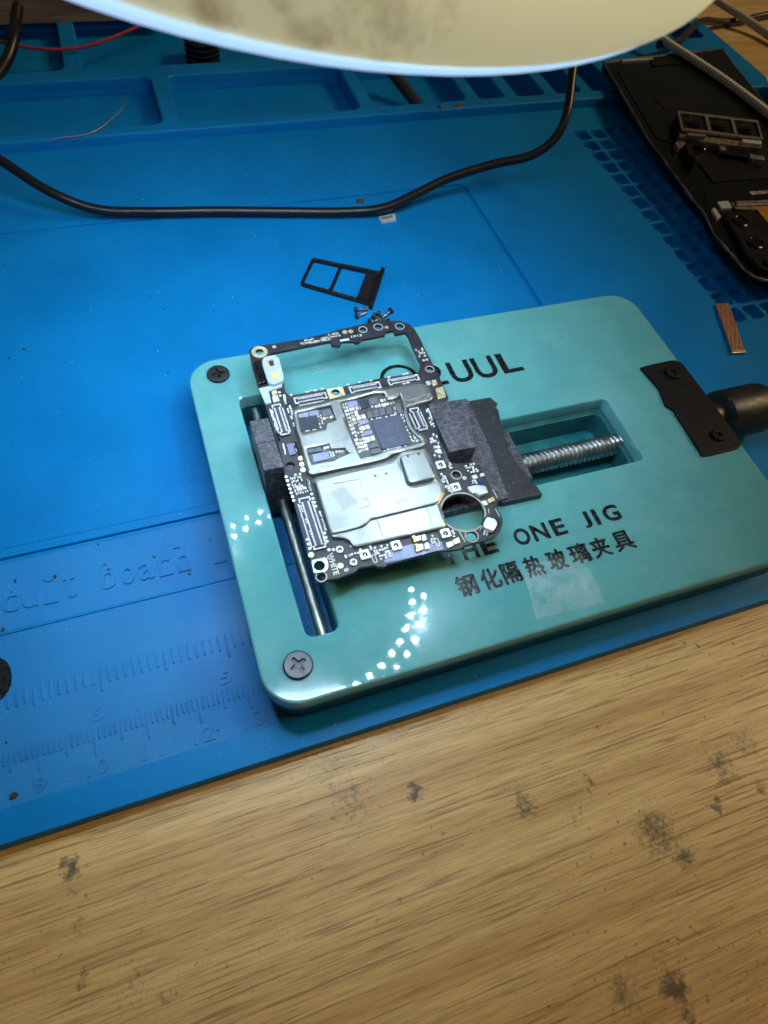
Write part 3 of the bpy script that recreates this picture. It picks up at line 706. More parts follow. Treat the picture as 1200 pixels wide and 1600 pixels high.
def arrow(x, y, z):
    pts = [(x-9,y+1),(x+2,y-2),(x+2,y-5),(x+9,y-3),(x+4,y+3),(x+3,y),(x-8,y+3),(x-9,y+1)]
    for a, c in zip(pts, pts[1:]): b.tube([W(*a, z), W((a[0]+c[0])/2, (a[1]+c[1])/2, z), W(*c, z)], .006, 5, 1)
arrow(627, 784, BZ+.165); arrow(536, 688, SH)
obj('embossed_mark', b, 'shield', sh2)
# --- chips
def chip(name, pts, h, mat, c=.006):
    return poly(name, pts, BZ, BZ+h, mat, c, .0)
for pts in ([(465.5,646),(481,643),(482,651),(467,652.5)], [(482,643),(497,640.5),(498.5,648),(483.5,650)], [(542,628),(557,625.5),(560,634),(545,637)], [(560,657.5),(574,654),(576.5,660.5),(563,664)], [(567,675),(581,671),(583,677.5),(569,681)]): chip('chip', pts, .07, 'chiplilac')
for pts in ([(503,642),(517,640),(518.5,648.5),(505,651)], [(481,701),(491,700),(493,706),(482.5,708)], [(492,700),(501,698),(503,704),(493.5,706)], [(575,624),(589,621),(591,630),(578,633)],
            [(572,644),(580,642),(583,651.5),(575,654)], [(582,641),(590,639),(593,649.5),(584.5,652)], [(592,639),(600,637),(603,647),(594.5,650)], [(602,637),(611,635),(614,645.5),(605,648)],
            [(618,633),(625,631),(630,644),(622,646)], [(575,694),(588,691),(591,698),(577,701)], [(578,703),(592,699.5),(595,706.5),(581,710)]): chip('chip', pts, .075, 'chipgrey')
chip('chip', [(468,654.5),(495,651),(499.5,669),(472.5,673)], .06, 'chipdark'); chip('chip', [(561,625),(574,623),(577,636),(564,639)], .06, 'chipdark')
chip('chip', [(487.5,710),(512,705.5),(516,716),(490.5,722)], .06, 'chipspeck'); chip('chip', [(447,694),(457,692),(462.5,709),(453,711)], .04, 'pcblav')
chip('chip', [(459,690.5),(463,690),(470,708.5),(466,710)], .05, 'blackgloss'); chip('chip', [(478,746),(482,745.5),(488,767),(484,768)], .05, 'blackgloss'); chip('chip', [(431,676),(435,675.5),(438,686),(434.5,687)], .05, 'blackgloss')
mc = chip('processor_chip', [(581,658),(622.5,650),(639.5,693),(597,701.5)], .07, 'chip')
b = MB(); q = W2(613.5, 686.5, BZ+.07)
b.plate(circ(*q, .085, 24), [circ(*q, .068, 24)], BZ+.069, BZ+.0725); b.plate(circ(*q, .04, 16), [circ(*q, .022, 16)], BZ+.069, BZ+.0725)
for i in range(4):
    u = W2(600+1.7*i, 664+4.2*i, BZ+.07); text(b, ('H36 30','GFCV1','TN5 8','1910 A')[i], (u[0], u[0]+.36-.03*i, u[1]-.03, u[1]+.02), BZ+.069, BZ+.0722, 0, 0)
obj('chip_marking', b, 'chipgrey', mc)
for pts in ([(557.5,650),(570,647),(572,653),(560,656)], [(564,666),(576,663),(578.5,669),(566.5,672)], [(571,683),(584,680),(586.5,687),(574,691)]):
    ch = chip('tantalum_capacitor', pts, .07, 'cap')
    a = [((pts[0][0]*(1-f)+pts[1][0]*f), (pts[0][1]*(1-f)+pts[1][1]*f)) for f in (.36, .64)]; e = [((pts[3][0]*(1-f)+pts[2][0]*f), (pts[3][1]*(1-f)+pts[2][1]*f)) for f in (.64, .36)]
    poly('capacitor_core', a+e, BZ+.01, BZ+.073, 'captan', parent=ch)
# --- connectors
def connector(q, along_x, pins, body='chipdark'):
    """q: the four corners in the photograph, clockwise from the upper left"""
    p = bp(q, BZ+.05); x0 = (p[0][0]+p[3][0])/2; x1 = (p[1][0]+p[2][0])/2; y1 = (p[0][1]+p[1][1])/2; y0 = (p[2][1]+p[3][1])/2
    if along_x is False: x0, x1 = min(a[0] for a in p), max(a[0] for a in p)
    base = obj('connector', MB().plate(rrect(x0, x1, y0, y1, .03, 2), [], BZ, BZ+.035, .004), body, pcb)
    w = .026
    fr = MB()
    if along_x:
        for xa, xb, s_ in ((x0, x0+.09, 1), (x1-.09, x1, -1)):
            fr.box(xa, xb, y0, y0+w, BZ+.03, BZ+.066, .006); fr.box(xa, xb, y1-w, y1, BZ+.03, BZ+.066, .006)
        fr.box(x0, x0+w, y0+.003, y1-.003, BZ+.03, BZ+.067, .006); fr.box(x1-w, x1, y0+.003, y1-.003, BZ+.03, BZ+.067, .006)
    else:
        for ya, yb in ((y0, y0+.1), (y1-.1, y1)):
            fr.box(x0, x0+w, ya, yb, BZ+.03, BZ+.066, .006); fr.box(x1-w, x1, ya, yb, BZ+.03, BZ+.066, .006)
        fr.box(x0+.003, x1-.003, y0, y0+w, BZ+.03, BZ+.067, .006); fr.box(x0+.003, x1-.003, y1-w, y1, BZ+.03, BZ+.067, .006)
    obj('connector_shell', fr, 'cap', base)
    ins = MB(); pn = MB()
    if along_x:
        cy = (y0+y1)/2; hh = (y1-y0)*.19; ins.box(x0+.1, x1-.1, cy-hh*.45, cy+hh*.45, BZ+.03, BZ+.055, .005)
        for k in range(pins):
            x = x0+.08+(x1-x0-.16)*(k+.5)/pins; e = (x1-x0-.16)/pins*.3
            for s_ in (-1, 1): pn.box(x-e, x+e, cy+s_*hh*1.35-.018, cy+s_*hh*1.35+.018, BZ+.03, BZ+.052)
            for yy in (y0-.022, y1+.022): pn.box(x-e, x+e, yy-.018, yy+.018, BZ+.001, BZ+.014)
    else:
        cx = (x0+x1)/2; hh = (x1-x0)*.19; ins.box(cx-hh*.45, cx+hh*.45, y0+.1, y1-.1, BZ+.03, BZ+.055, .005)
        for k in range(pins):
            y = y0+.09+(y1-y0-.18)*(k+.5)/pins; e = (y1-y0-.18)/pins*.3
            for s_ in (-1, 1): pn.box(cx+s_*hh*1.35-.018, cx+s_*hh*1.35+.018, y-e, y+e, BZ+.03, BZ+.052)
            for xx in (x0-.022, x1+.022): pn.box(xx-.018, xx+.018, y-e, y+e, BZ+.001, BZ+.014)
    obj('connector_insert', ins, 'chip', base); obj('contact_pins', pn, 'cap', base)
    return base
connector([(427,633),(438,630.5),(450,678),(439,681)], False, 20); connector([(459,622),(508.5,612.5),(511.5,622),(461,632)], True, 18)
connector([(545,605),(593,596),(595.5,606),(548,615)], True, 18); connector([(605.5,594),(652.5,584.5),(655.5,593),(608.5,603)], True, 18)
connector([(641,639),(653,636),(668,670),(655,674)], False, 12); connector([(468,779),(484,776),(507,856),(491,860)], False, 30)
# --- coaxial sockets
def socket(x, y, s=.105, ring=True):
    q = W2(x, y, BZ); b = MB()
    sq = fillet([(q[0]-s, q[1]-s), (q[0]+s, q[1]-s), (q[0]+s, q[1]+s), (q[0]-s, q[1]+s)], .03, 2) if ring else circ(*q, s*.9, 20)
    b.plate(sq, [circ(*q, s*.5, 16)], BZ, BZ+.06, .008); r = obj('coaxial_socket', b, 'tin', pcb)
    obj('socket_pin', MB().cyl((*q, BZ), s*.2, .035, 10), 'gold', r); obj('socket_well', MB().cyl((*q, BZ+.001), s*.49, .006, 16), 'blackgloss', r)
for x, y in ((688,728),(711.5,763),(695.5,835),(618.5,854),(570,868)): socket(x, y)
for x, y in ((530.5,860),(552,880)): socket(x, y, .085, False)
for x, y in ((585,873),(683,847)):
    p = W2(x, y, BZ); b = MB().plate(rrect(p[0]-.045, p[0]+.045, p[1]-.10, p[1]+.10, .044, 4), [rrect(p[0]-.028, p[0]+.028, p[1]-.08, p[1]+.08, .027, 4)], BZ, BZ+.006); obj('slot_pad', b, 'silk', pcb)
# --- flash module, sensor, contacts, microphone, coils
fm = poly('flash_module', [(409.5,562),(413,557),(430,554),(436,559),(443.5,588),(441,596),(427,601),(419,598),(416,590),(410,570)], BZ+.005, BZ+.10, 'whitepl', .02, .03)
poly('sensor', [(416,563),(428,561),(430,572),(419,573.5)], BZ+.09, BZ+.104, 'capgold', parent=fm); poly('sensor_die', [(420,564.5),(427,563.5),(428.5,570.5),(422,571.5)], BZ+.1, BZ+.109, 'chipdark', parent=fm)
poly('flash_led', [(424,582.5),(434,580.5),(436,589),(426,591)], BZ+.09, BZ+.112, 'yellowled', .004, parent=fm)
ls = poly('laser_sensor', [(395,565),(407,562),(418,595),(405,599)], BZ+.002, BZ+.09, 'blackgloss', .01)
for x, y in ((402,574),(408,588)): q = W2(x, y, BZ+.09); obj('sensor_window', MB().lathe([(.05,0),(.05,.012),(.035,.014)], (*q, BZ+.088), n=14), 'lens', ls)
poly('foam_tape', [(404,607),(440,598),(441,604),(420,611),(424,629),(415,631)], BZ+.002, BZ+.03, 'whitepl', .006)
def spring(a, bq):
    g = poly('spring_contact', a, BZ, BZ+.07, 'gold', .01); 
    if bq: poly('contact_base', bq, BZ, BZ+.055, 'tin', .006, parent=g)
spring([(424,611),(432,609),(434,618),(426,620)], [(425,620),(434,618.3),(437,626),(427.5,628.5)])
spring([(645,839),(657,836),(659,843),(647,847)], [(658.5,836),(664.5,834.5),(667,843),(660.5,845)]); spring([(648,852),(660,849),(662,858),(651,862)], [(663,848.5),(669,847),(671.5,856),(665,858.5)])
spring([(707.5,843),(717,838.5),(719.5,847),(709.5,850.5)], [(697,848),(707,845),(709,852.5),(699,855.5)]); spring([(761.5,780),(771,775.5),(774,781),(765,785.6)], [(752,783),(759,781.5),(763,788),(756,790)])
spring([(674,594),(681,592.5),(684,600),(677,602)], [(665,596),(671,594.5),(674,600),(668,602)])
for a in ([(643,837),(648,835),(651,842),(646,845)], [(648,850),(653,848),(655,855),(650,857)]): poly('brass_clip', a, BZ, BZ+.09, 'brass', .01)
mi = poly('microphone', [(680,607),(692,603.5),(697,619.5),(685,623.5)], BZ, BZ+.05, 'gold', .008); poly('microphone_lid', [(682.5,608),(690.5,605.5),(694,616.5),(686,619)], BZ+.045, BZ+.085, 'gold', .02, .02, parent=mi)
poly('metal_block', [(730,760),(746,757),(759,759),(763,769),(750,774),(742,769.5),(740,771),(735,767)], BZ, BZ+.11, 'tin', .02)
ind = poly('inductor', [(759,806),(777,811),(780.5,819),(772,833),(757,827),(752,819)], BZ, BZ+.04, 'blackgloss', .004); poly('inductor_core', [(761,806.5),(775,811),(778,818),(771,830),(758.5,825),(754.5,819)], BZ+.035, BZ+.14, 'cap', .02, .05, parent=ind)
chip('chip', [(737,743),(744,741),(747,746.5),(739.5,748.5)], .06, 'cap'); chip('chip', [(750,740),(755.5,738.5),(757.5,743),(752,744.5)], .06, 'cap')
q = W2(750, 753, BZ); obj('blue_component', MB().lathe([(.05,0),(.05,.03),(.03,.05)], (*q, BZ), n=14), simple('blue_lacquer', (.02,.09,.25), .3), pcb)
# --- small passives: grids seen on the board. The largest are parts, the rest one object
caps = []
def grid(q, nc, nr, fill, jit=.15, mats=('cap','cap','captan')):
    p = [Vector(v) for v in bp(q, BZ)]
    for i in range(nc):
        for j in range(nr):
            if random.random() > fill: continue
            u = (i+.5+random.uniform(-jit, jit))/nc; v = (j+.5+random.uniform(-jit, jit))/nr
            c = p[0]*(1-u)*(1-v)+p[1]*u*(1-v)+p[2]*u*v+p[3]*(1-u)*v
            w = ((p[1]-p[0]).length/nc)*.36*random.uniform(.75, 1.05); h = ((p[3]-p[0]).length/nr)*.36*random.uniform(.75, 1.05)
            caps.append((w*h, c.x, c.y, w, h, random.choice(mats)))
grid([(533,631),(541,629),(566,708),(561,711)], 2, 14, .95, .06); grid([(544,640),(557,637),(576,705),(567,709)], 2, 13, .9, .06)
grid([(543,638),(570,634),(572,640),(546,645)], 5, 1, 1); grid([(578,635),(600,631),(602,637),(581,641)], 4, 1, 1); grid([(592,625),(604,622),(606,629),(594,632)], 2, 1, 1, .05)
grid([(594,632),(616,627),(618,635),(596,638)], 5, 1, 1, .05); grid([(612,637),(617,636),(622,650),(616,652)], 1, 2, 1); grid([(624,648),(632,646),(652,688),(642,692)], 2, 9, .85); grid([(598,704),(640,695),(642,699),(600,709)], 9, 1, .8)
grid([(642,684),(658,682),(660,690),(645,694)], 4, 2, .8); grid([(578,655),(618,648),(618,651),(579,658)], 9, 1, .7)
grid([(508,633),(514,632),(517,640),(510,641)], 1, 1, 1); grid([(496,650),(502,649),(507,669),(499,671)], 2, 5, .85); grid([(503,653),(523,649),(524,654),(506,658)], 4, 1, 1); grid([(475,674),(496,670),(497,674),(475,677)], 2, 1, 1, 0, ('cap',))
grid([(504,699),(514,697),(516,703),(506,705)], 2, 1, 1); grid([(513,706),(520,704),(523,715),(517,717)], 2, 3, 1); grid([(521,704),(541,700),(543,707),(524,713)], 4, 1, 1)
grid([(420,640),(426,639),(437,672),(431,674)], 2, 11, .85, .1, ('cap',)); grid([(446,636),(454,634),(466,667),(459,669)], 2, 9, .6); grid([(441,618),(446,617),(449,632),(444,633)], 1, 4, 1, .05, ('cap',))
grid([(440,694),(444,693),(448,711),(444,712)], 1, 6, .9); grid([(457,692),(461,691),(466,706),(462,707)], 1, 5, .9)
grid([(452,748),(470,744),(483,770),(462,775)], 6, 6, .8, .2, ('cap','capgold','captan')); grid([(459,742),(471,740),(472,744),(460,746)], 2, 1, 1)
grid([(463,764),(477,760),(480,766),(466,770)], 2, 1, 1, .05, ('cap',)); grid([(468,790),(471,789),(490,842),(487,843)], 1, 12, .7, .15, ('captan',)); grid([(496,795),(500,794),(511,830),(508,831)], 1, 9, .7)
grid([(540,863),(580,853),(583,860),(543,872)], 8, 2, .65); grid([(578,857),(606,850),(612,872),(592,878)], 6, 5, .7); grid([(536,868),(546,865),(549,873),(540,876)], 2, 1, 1, .05)
grid([(670,838),(677,836),(682,849),(674,851)], 2, 3, .8); grid([(704,829),(709,828),(713,840),(707,842)], 1, 3, .9); grid([(672,845),(679,843),(682,855),(675,857)], 3, 3, .5)
grid([(664,640),(671,638),(680,668),(674,670)], 2, 9, .75); grid([(668,680),(682,676),(692,716),(680,720)], 4, 8, .5); grid([(680,698),(688,696),(691,710),(683,712)], 1, 2, 1, .1, ('cap',))
grid([(697,724),(703,722),(708,732),(702,734)], 2, 3, .8); grid([(684,742),(694,739),(708,772),(700,775)], 3, 9, .65); grid([(724,728),(742,724),(748,738),(730,742)], 4, 4, .6, .2, ('cap','tin','captan'))
grid([(648,547),(660,544),(666,556),(654,559)], 4, 4, .6, .25, ('cap',)); grid([(756,829),(764,831),(762,839),(753,836)], 2, 2, .9); grid([(735,752),(744,750),(746,757),(737,758)], 2, 2, .8)
grid([(452,617),(506,607),(507,610),(453,620)], 9, 1, .5); grid([(540,601),(588,592),(589,595),(541,604)], 8, 1, .5); grid([(604,590),(650,581),(651,584),(605,593)], 8, 1, .4); grid([(627,600),(640,597),(641,600),(628,603)], 2, 1, .6)
caps.sort(reverse=True)
unit = {}
for k in ('cap', 'captan', 'capgold', 'tin'):
    b = MB().box(16.8-.5, 16.8+.5, 5.7-.5, 5.7+.5, BZ-BT, BZ-BT+1, .1); unit[k] = b
um = {}
for a, x, y, w, h, k in caps[:96]:
    if k not in um: um[k] = obj('capacitor', unit[k], k, pcb); o = um[k]
    else: o = dup_part(um[k], pcb, (0,0,0))
    o.scale = (2*w, 2*h, .05); o.location = Vector((x-16.8, y-5.7, BT))*S
rest = MB()
for a, x, y, w, h, k in caps[96:]: rest.box(x-w, x+w, y-h, y+h, BZ, BZ+.04, .006)
o = obj('capacitor', rest, 'cap', pcb); o['kind'] = 'stuff'
# --- silkscreen
b = MB()
def silk(s_, x, y, w, h, rot, wgt=.02): q = W2(x, y, BZ); text(b, s_, (q[0]-w/2, q[0]+w/2, q[1]-h/2, q[1]+h/2), BZ, BZ+.003, rot, wgt)
silk('WHITE', 520.5, 881, .50, .12, -math.pi/2, .03); silk('0', 515, 871, .1, .1, 0)
silk('1-92', 521, 522, .27, .07, 0); silk('1913', 557, 525, .28, .075, 0); silk('HFC 94V-0', 517, 526.5, .5, .06, 0); silk('YLWELLEN VER.C', 493, 533.5, .78, .075, 0); silk('RF', 483, 531, .25, .05, 0); silk('B', 541, 890, .07, .09, math.pi/2)
for a, c in (((717,830),(727,847)),((760,812),(750,828)),((763,795),(764,802)),((770,765),(777,778)),((774,795),(781,808))):
    p, q = W(*a, BZ), W(*c, BZ); b.tube([p, (p+q)/2, q], .010, 4, 1)
p = bp([(531,531),(545,528.5),(546,531.5),(532,534)]); b.plate(p, [], BZ, BZ+.003)
obj('silkscreen', b, 'silk', pcb)
b = MB().plate(circ(*cc, CR+.05, 44), [circ(*cc, CR+.012, 44)], BZ, BZ+.012, .004); obj('hole_rim', b, 'captan', pcb)

# ================================================================== SMALL THINGS ON THE MAT
# card tray
A, B_, D_, E_ = (Vector(W2(*p, .13)) for p in ((488,400.5), (468,442.5), (578,474.5), (596,423.5)))
def ct(u, v): return tuple(A*(1-u)*(1-v)+E_*u*(1-v)+D_*u*v+B_*(1-u)*v)
def q4(u0, u1, v0, v1): return [ct(u0, v0), ct(u1, v0), ct(u1, v1), ct(u0, v1)]
tr = thing('card_tray', 'black card tray with two square windows, lying on the blue mat', 'card tray', (18.6, 13.2, .017))
b = MB().plate(fillet(q4(0, 1, 0, 1), .14), [fillet(q4(.042, .405, .10, .91), .10), fillet(q4(.45, .80, .10, .91), .08)], .02, .10, .015); obj('frame', b, 'blackgloss', tr)
b = MB().plate(q4(.45, .98, .02, .075), [], .09, .14, .01); b.plate(q4(.02, .42, .03, .075), [], .09, .13, .01); b.plate(q4(.30, .8, .93, .98), [], .09, .13, .01); obj('rail', b, 'blacksteel', tr)
b = MB().plate(fillet([W2(596,416.5,.15), W2(602,418,.15), W2(582,479.5,.15), W2(575.5,477,.15)], .03), [], .02, .15, .02); obj('face_plate', b, 'blackgloss', tr)
b = MB()
for k in range(6): b.plate(q4(.83+.02*k, .842+.02*k, .12, .9), [], .09, .115, .004)
obj('grip_rib', b, 'black', tr)
# tiny screws
def tiny_screw(head, tip, label, zz=.06, zt=.05):
    a, c = W(*head, zz), W(*tip, zt); ax = (c-a); L = max(.28, ax.length); ax.normalize()
    r = thing('tiny_screw', label, 'screw', (a.x, a.y, .017), 'loose screws beside the card tray')
    obj('screw_head', MB().lathe([(.06, -.03), (.10, -.01), (.10, .035), (.05, .07)], a, ax, 16), 'blacksteel', r)
    pr = [(.05, .05)]
    k = .06
    while k < L: pr += [(.052, k), (.042, k+.02)]; k += .04
    obj('screw_shank', MB().lathe(pr, a, ax, 10), 'shank', r)
tiny_screw((555.5,484), (576,483), 'bright shanked screw lying level just below the card tray corner', .075, .06)
tiny_screw((557,495), (572,489), 'dark headed screw tucked below the bright level screw', .07, .06)
tiny_screw((577,503), (595,499), 'screw leaning on the board edge at the left of the heap', .10, .07)
tiny_screw((583,493), (595,501), 'screw standing head up in the middle of the heap', .17, .07)
tiny_screw((590,489), (601,500), 'uppermost head-up screw in the heap above the board', .17, .07)
tiny_screw((611,485), (598,497), 'separate screw with its head to the right of the heap', .085, .06)
tiny_screw((605,501), (612,508), 'screw half hidden behind the board rim', .08, .06)
# connector scrap beside the cable
p = [W2(*q, .07) for q in ((592,339),(617,333.5),(619,343),(597,347))]
cs = thing('board_connector', 'tiny white board connector lying against the black cable', 'connector', (*[sum(v[i] for v in p)/4 for i in (0, 1)], .0))
obj('shell', MB().plate(p, [], .0, .08, .01), 'tin', cs)
b = MB()
for k in range(8):
    f = .12+.09*k; a = Vector(p[0])*(1-f)+Vector(p[1])*f; e = Vector(p[3])*(1-f)+Vector(p[2])*f
    a2 = a*.85+e*.15; e2 = a*.35+e*.65; d = (Vector(p[1])-Vector(p[0])).normalized()*.014
    b.plate([tuple(a2-d), tuple(a2+d), tuple(e2+d), tuple(e2-d)], [], .078, .084)
obj('contact_pins', b, 'chipdark', cs)
b = MB()
for k in range(9):
    q = W(565+random.uniform(-6, 6), 314+random.uniform(-3, 3)); b.plate([(q.x+random.uniform(.03, .09)*math.cos(t_), q.y+random.uniform(.03, .09)*math.sin(t_)) for t_ in (0, 1, 2.2, 3.3, 4.2, 5.2)], [], .0, .03+.02*random.random(), .01)
tag(obj('dirt_crumb', b, 'rust'), 'small brown crumb of dirt above the black cable', 'crumb')
# desoldering braid
b = MB(); n = 9
pa, pb, pc, pd = (Vector(W2(*q, .05)) for q in ((1117,476),(1138,474),(1163,552),(1144,553)))
for k in range(n):
    u = (k+.5)/n; a = pa*(1-u)+pb*u; e = pd*(1-u)+pc*u; rr = (pb-pa).length/n*.55
    b.tube([(*(a*(1-t_)+e*t_), .055+.02*math.sin(3*t_)+.008*math.sin(22*t_+k*2.1)) for t_ in [i/14 for i in range(15)]], rr, 6, 2)
wick = tag(obj('desoldering_braid', b, 'copper'), 'short flat strip of copper braid lying by the mat pits', 'copper braid')
e0 = MB().plate([tuple(pd+(pc-pd)*-.06), tuple(pd+(pc-pd)*1.12), tuple(pd+(pc-pd)*1.05+(pa-pd)*.05), tuple(pd+(pa-pd)*.05)], [], .03, .10, .01); obj('cut_end', e0, 'capgold', wick)
# clear film on the jig
fp = [W2(*q, JZ+.01) for q in ((816,884),(908,866),(946,942),(838,967))]
fl = fillet([tuple(v) for v in fp], .05); fl = [(x+random.uniform(-.012, .012), y+random.uniform(-.012, .012)) for x, y in fl]
fo = tag(obj('clear_film', MB().plate(fl, [], JZ+.0045, JZ+.012, .003), 'film'), 'small square of clear adhesive film stuck over the lettering on the jig', 'adhesive film')
b = MB()
for a, c in ((0, 1), (1, 2), (2, 3), (3, 0)):
    A0, C0 = Vector(fp[a]), Vector(fp[c]); b.tube([(*(A0.lerp(C0, t_)+Vector((random.uniform(-.015,.015), random.uniform(-.015,.015)))), JZ+.012) for t_ in [i/9 for i in range(10)]], lambda t: .012+.01*abs(math.sin(t*13)), 6, 2)
obj('film_edge', b, 'film', fo)

# ================================================================== CABLES
def P3(x, y, z): return tuple(W(x, y, z))
b = MB().tube([P3(-160,150,1.6), P3(-60,215,1.4), P3(0,250,1.2), P3(75,298,.75), P3(150,327,.32), P3(230,331,.22), P3(340,330,.20), P3(450,331,.2), P3(540,331,.2), P3(600,325,.28), P3(650,303,.5), P3(700,279,.75), P3(770,257,1.0), P3(830,243,1.3), P3(868,215,1.8), P3(886,175,2.4), P3(893,125,3.0), P3(900,60,3.8), P3(910,-60,5.5)], .15, 16)
tag(obj('power_cable', b, 'cablack'), 'thick black cable looping across the blue mat and up under the lamp', 'cable')
b = MB().tube([P3(1010,40,1.2), P3(1042,66,1.05), P3(1090,97,.99), P3(1140,131,.97), P3(1210,184,.97), P3(1320,270,1.0)], .165, 18, 14, uv=True)
tag(obj('braided_cable', b, 'braid'), 'grey and white braided cable lying across the opened phone', 'cable')
b = MB().tube([P3(1060,-45,1.3), P3(1120,0,.5), P3(1160,26,.15), P3(1200,54,-.1), P3(1290,115,-.2)], .19, 14)
tag(obj('grey_cable', b, 'greycab'), 'smooth grey cable crossing the bare desk at upper corner', 'cable')
b = MB().tube([P3(1030,70,.9), P3(1060,64,.75), P3(1082,44,.45), P3(1100,33,.2), P3(1130,35,-.15), P3(1165,31,-.2), P3(1200,23,-.2), P3(1290,10,-.2)], .17, 12)
tag(obj('desk_cable', b, 'cablack'), 'black cord on the desk passing under the smooth grey cable', 'cable')
b = MB().tube([P3(-80,40,.9), P3(0,65,.75), P3(50,75,.62), P3(100,77,.55), P3(150,68,.6), P3(210,44,.75), P3(280,10,1.)], .065, 10)
tag(obj('red_wire', b, 'red'), 'thin red wire hanging across the rear mat tray', 'wire')
b = MB().tube([P3(28,10,1.4), P3(24,35,1.15), P3(22,60,.95), P3(10,95,.6), P3(-15,125,.45), P3(-80,160,.4)], .20, 12)
tag(obj('black_cable', b, 'cablack'), 'short length of black cable crossing the red wire', 'cable')
b = MB().tube([P3(77,221,.40), P3(90,216,.42), P3(105,214,.43), P3(130,211,.42), P3(150,204,.42), P3(170,190,.41), P3(186,175,.40), P3(193,164,.40), P3(191,157,.41)], .015, 6)
tag(obj('copper_wire', b, 'copperwire'), 'hair-thin curved copper wire over the front mat tray', 'wire')
# things in the trays
b = MB().box(-6, 16.0, 30.15, 31.6, .362, 2.6, .04)
tag(obj('wooden_board', b, 'ply'), 'rough plywood board resting on the back rim of the mat', 'wooden board')
b = MB(); q = W(318, 84, .2)
for k in range(5): b.lathe([(.55, 0), (.68, .03), (.70, .08), (.68, .13), (.55, .16)], (q.x, q.y+.3, -.265+.2*k), n=28)
tag(obj('black_spool', b, 'blackgloss'), 'small ribbed black spool in the rear tray under the lamp', 'spool')
a, c = W(612, 112, .62), W(656, 168, -.1)
b = MB().tube([a, (a+c)/2, c+(c-a)*.001], .22, 12, 4); tag(obj('black_stick', b, 'black'), 'black plastic stick leaning in the front mat tray', 'stick')
b = MB(); n = 14; a, c = W(685, 172, .25), W(727, 169, .25)
b.tube([a.lerp(c, t_)+Vector((0, random.uniform(-.05, .05), random.uniform(-.03, .05))) for t_ in [i/7 for i in range(8)]], lambda t: .13+.05*math.sin(9*t+1), 8, 3)
tag(obj('rusty_offcut', b, 'rust'), 'rusty brown metal offcut lying in the front mat tray', 'metal scrap')
# solder beads scattered in the pits and on the jig: one countless heap of debris
b = MB()
def bead(x, y, z, r): b.lathe([(r*.2, 0), (r, r*.6), (r*.8, r*1.3), (r*.15, r*1.7)], (x, y, z), n=6)
for i in range(3):
    for j in range(15):
        for k in range(random.randint(5, 14)):
            bead(30.67+.72*i+random.uniform(-.22, .18), 19.73-.767*j+random.uniform(-.22, .1), -.235, random.uniform(.008, .022))
for k in range(90):
    bead(random.uniform(8, 30), random.uniform(6, 20), .016, random.uniform(.006, .013))
tag(obj('solder_debris', b, 'solder', loc=(30, 12, -.17)), 'tiny bright solder beads scattered over mat and pits', 'debris', kind='stuff')
b = MB()
for x, y in ((500,578),(497,580),(503,579),(492,577),(506,577),(495,574)):
    q = W(x+random.uniform(-2,2), y+random.uniform(-2,2), JZ); b.tube([(q.x-.04, q.y-.015, JZ+.008), (q.x, q.y, JZ+.01), (q.x+.04, q.y+.015, JZ+.008)], .010, 5, 2)
tag(obj('solder_flake', b, 'solder'), 'cluster of bright flakes on the glass inside the board opening', 'flakes', kind='stuff')

b = MB()
def crumb(x, y, z, r):
    n = random.randint(5, 7); b.plate([(x+r*random.uniform(.5, 1.2)*math.cos(2*math.pi*i/n), y+r*random.uniform(.5, 1.2)*math.sin(2*math.pi*i/n)) for i in range(n)], [], z-.002, z+r*.35, r*.15)
for x, y, r in ((235,465,.03),(342,386,.03),(262,583,.035),(38,546,.05),(14,560,.04),(162,588,.025),(230,463,.025),(268,440,.02),(420,365,.025),(360,350,.02),(965,570,.02),(900,430,.03),(880,490,.02),(1000,330,.02),
                (170,891,.06),(86,901,.05),(24,908,.05),(241,870,.04),(296,897,.035),(18,925,.03),(153,851,.03),(200,806,.02),(21,1243,.075),(183,1263,.05),(283,1182,.03),(10,1160,.03),(340,1141,.03),(5,985,.07),(42,979,.05),(52,977,.05),(330,1085,.02),(215,1110,.02)):
    zz = .016 if y < 800 and x < 700 else (0. if y > 1240 else (-.083 if 800 < y < 960 and x < 400 else (-.034 if y > 960 else 0.)))
    q = W(x, y, zz); crumb(q.x, q.y, zz, r)
for k in range(60):
    x, y = random.uniform(8, 30), random.uniform(18, 21.4); crumb(x, y, .0, random.uniform(.008, .02))
for k in range(70):
    x, y = random.uniform(8, 22), random.uniform(6.4, 15.3); crumb(x, y, .016, random.uniform(.006, .018))
tag(obj('dirt_specks', b, 'grime', loc=(15, 12, 0)), 'tiny dark dirt specks scattered over the blue mat', 'dirt', kind='stuff')

# ================================================================== OPENED PHONE
PZ = .78
ph = thing('opened_phone', 'opened black phone shell with exposed lenses lying over the mat pits', 'phone', (34.5, 16, .05))
le = [(943,98),(957,120),(980,160),(1010,212),(1045,260),(1072,297),(1100,332),(1117,366),(1135,388),(1150,405),(1164,421),(1178,431),(1200,438)]
L = [W2(x, y, PZ) for x, y in le]
dn = (Vector(W2(1160, 405, PZ))-Vector(W2(943, 98, PZ))).normalized(); rt = Vector((-dn.y, dn.x))
tl = Vector(L[0]); ends = Vector(L[-1])
br = ends+rt*5.2; tr_ = Vector(W2(1130, 80, PZ))
outl = [tuple(v) for v in L]+[tuple(ends+rt*4.6), tuple(ends+rt*5.4-dn*.3), tuple(ends+rt*5.7-dn*1.2), W2(1196, 162, PZ), tuple(tr_+(-rt)*.0), tuple(tr_-rt*.5-dn*.25)]
b = MB().plate(outl, [], .53, PZ, .03); obj('back_shell', b, 'phone', ph)
b = MB()
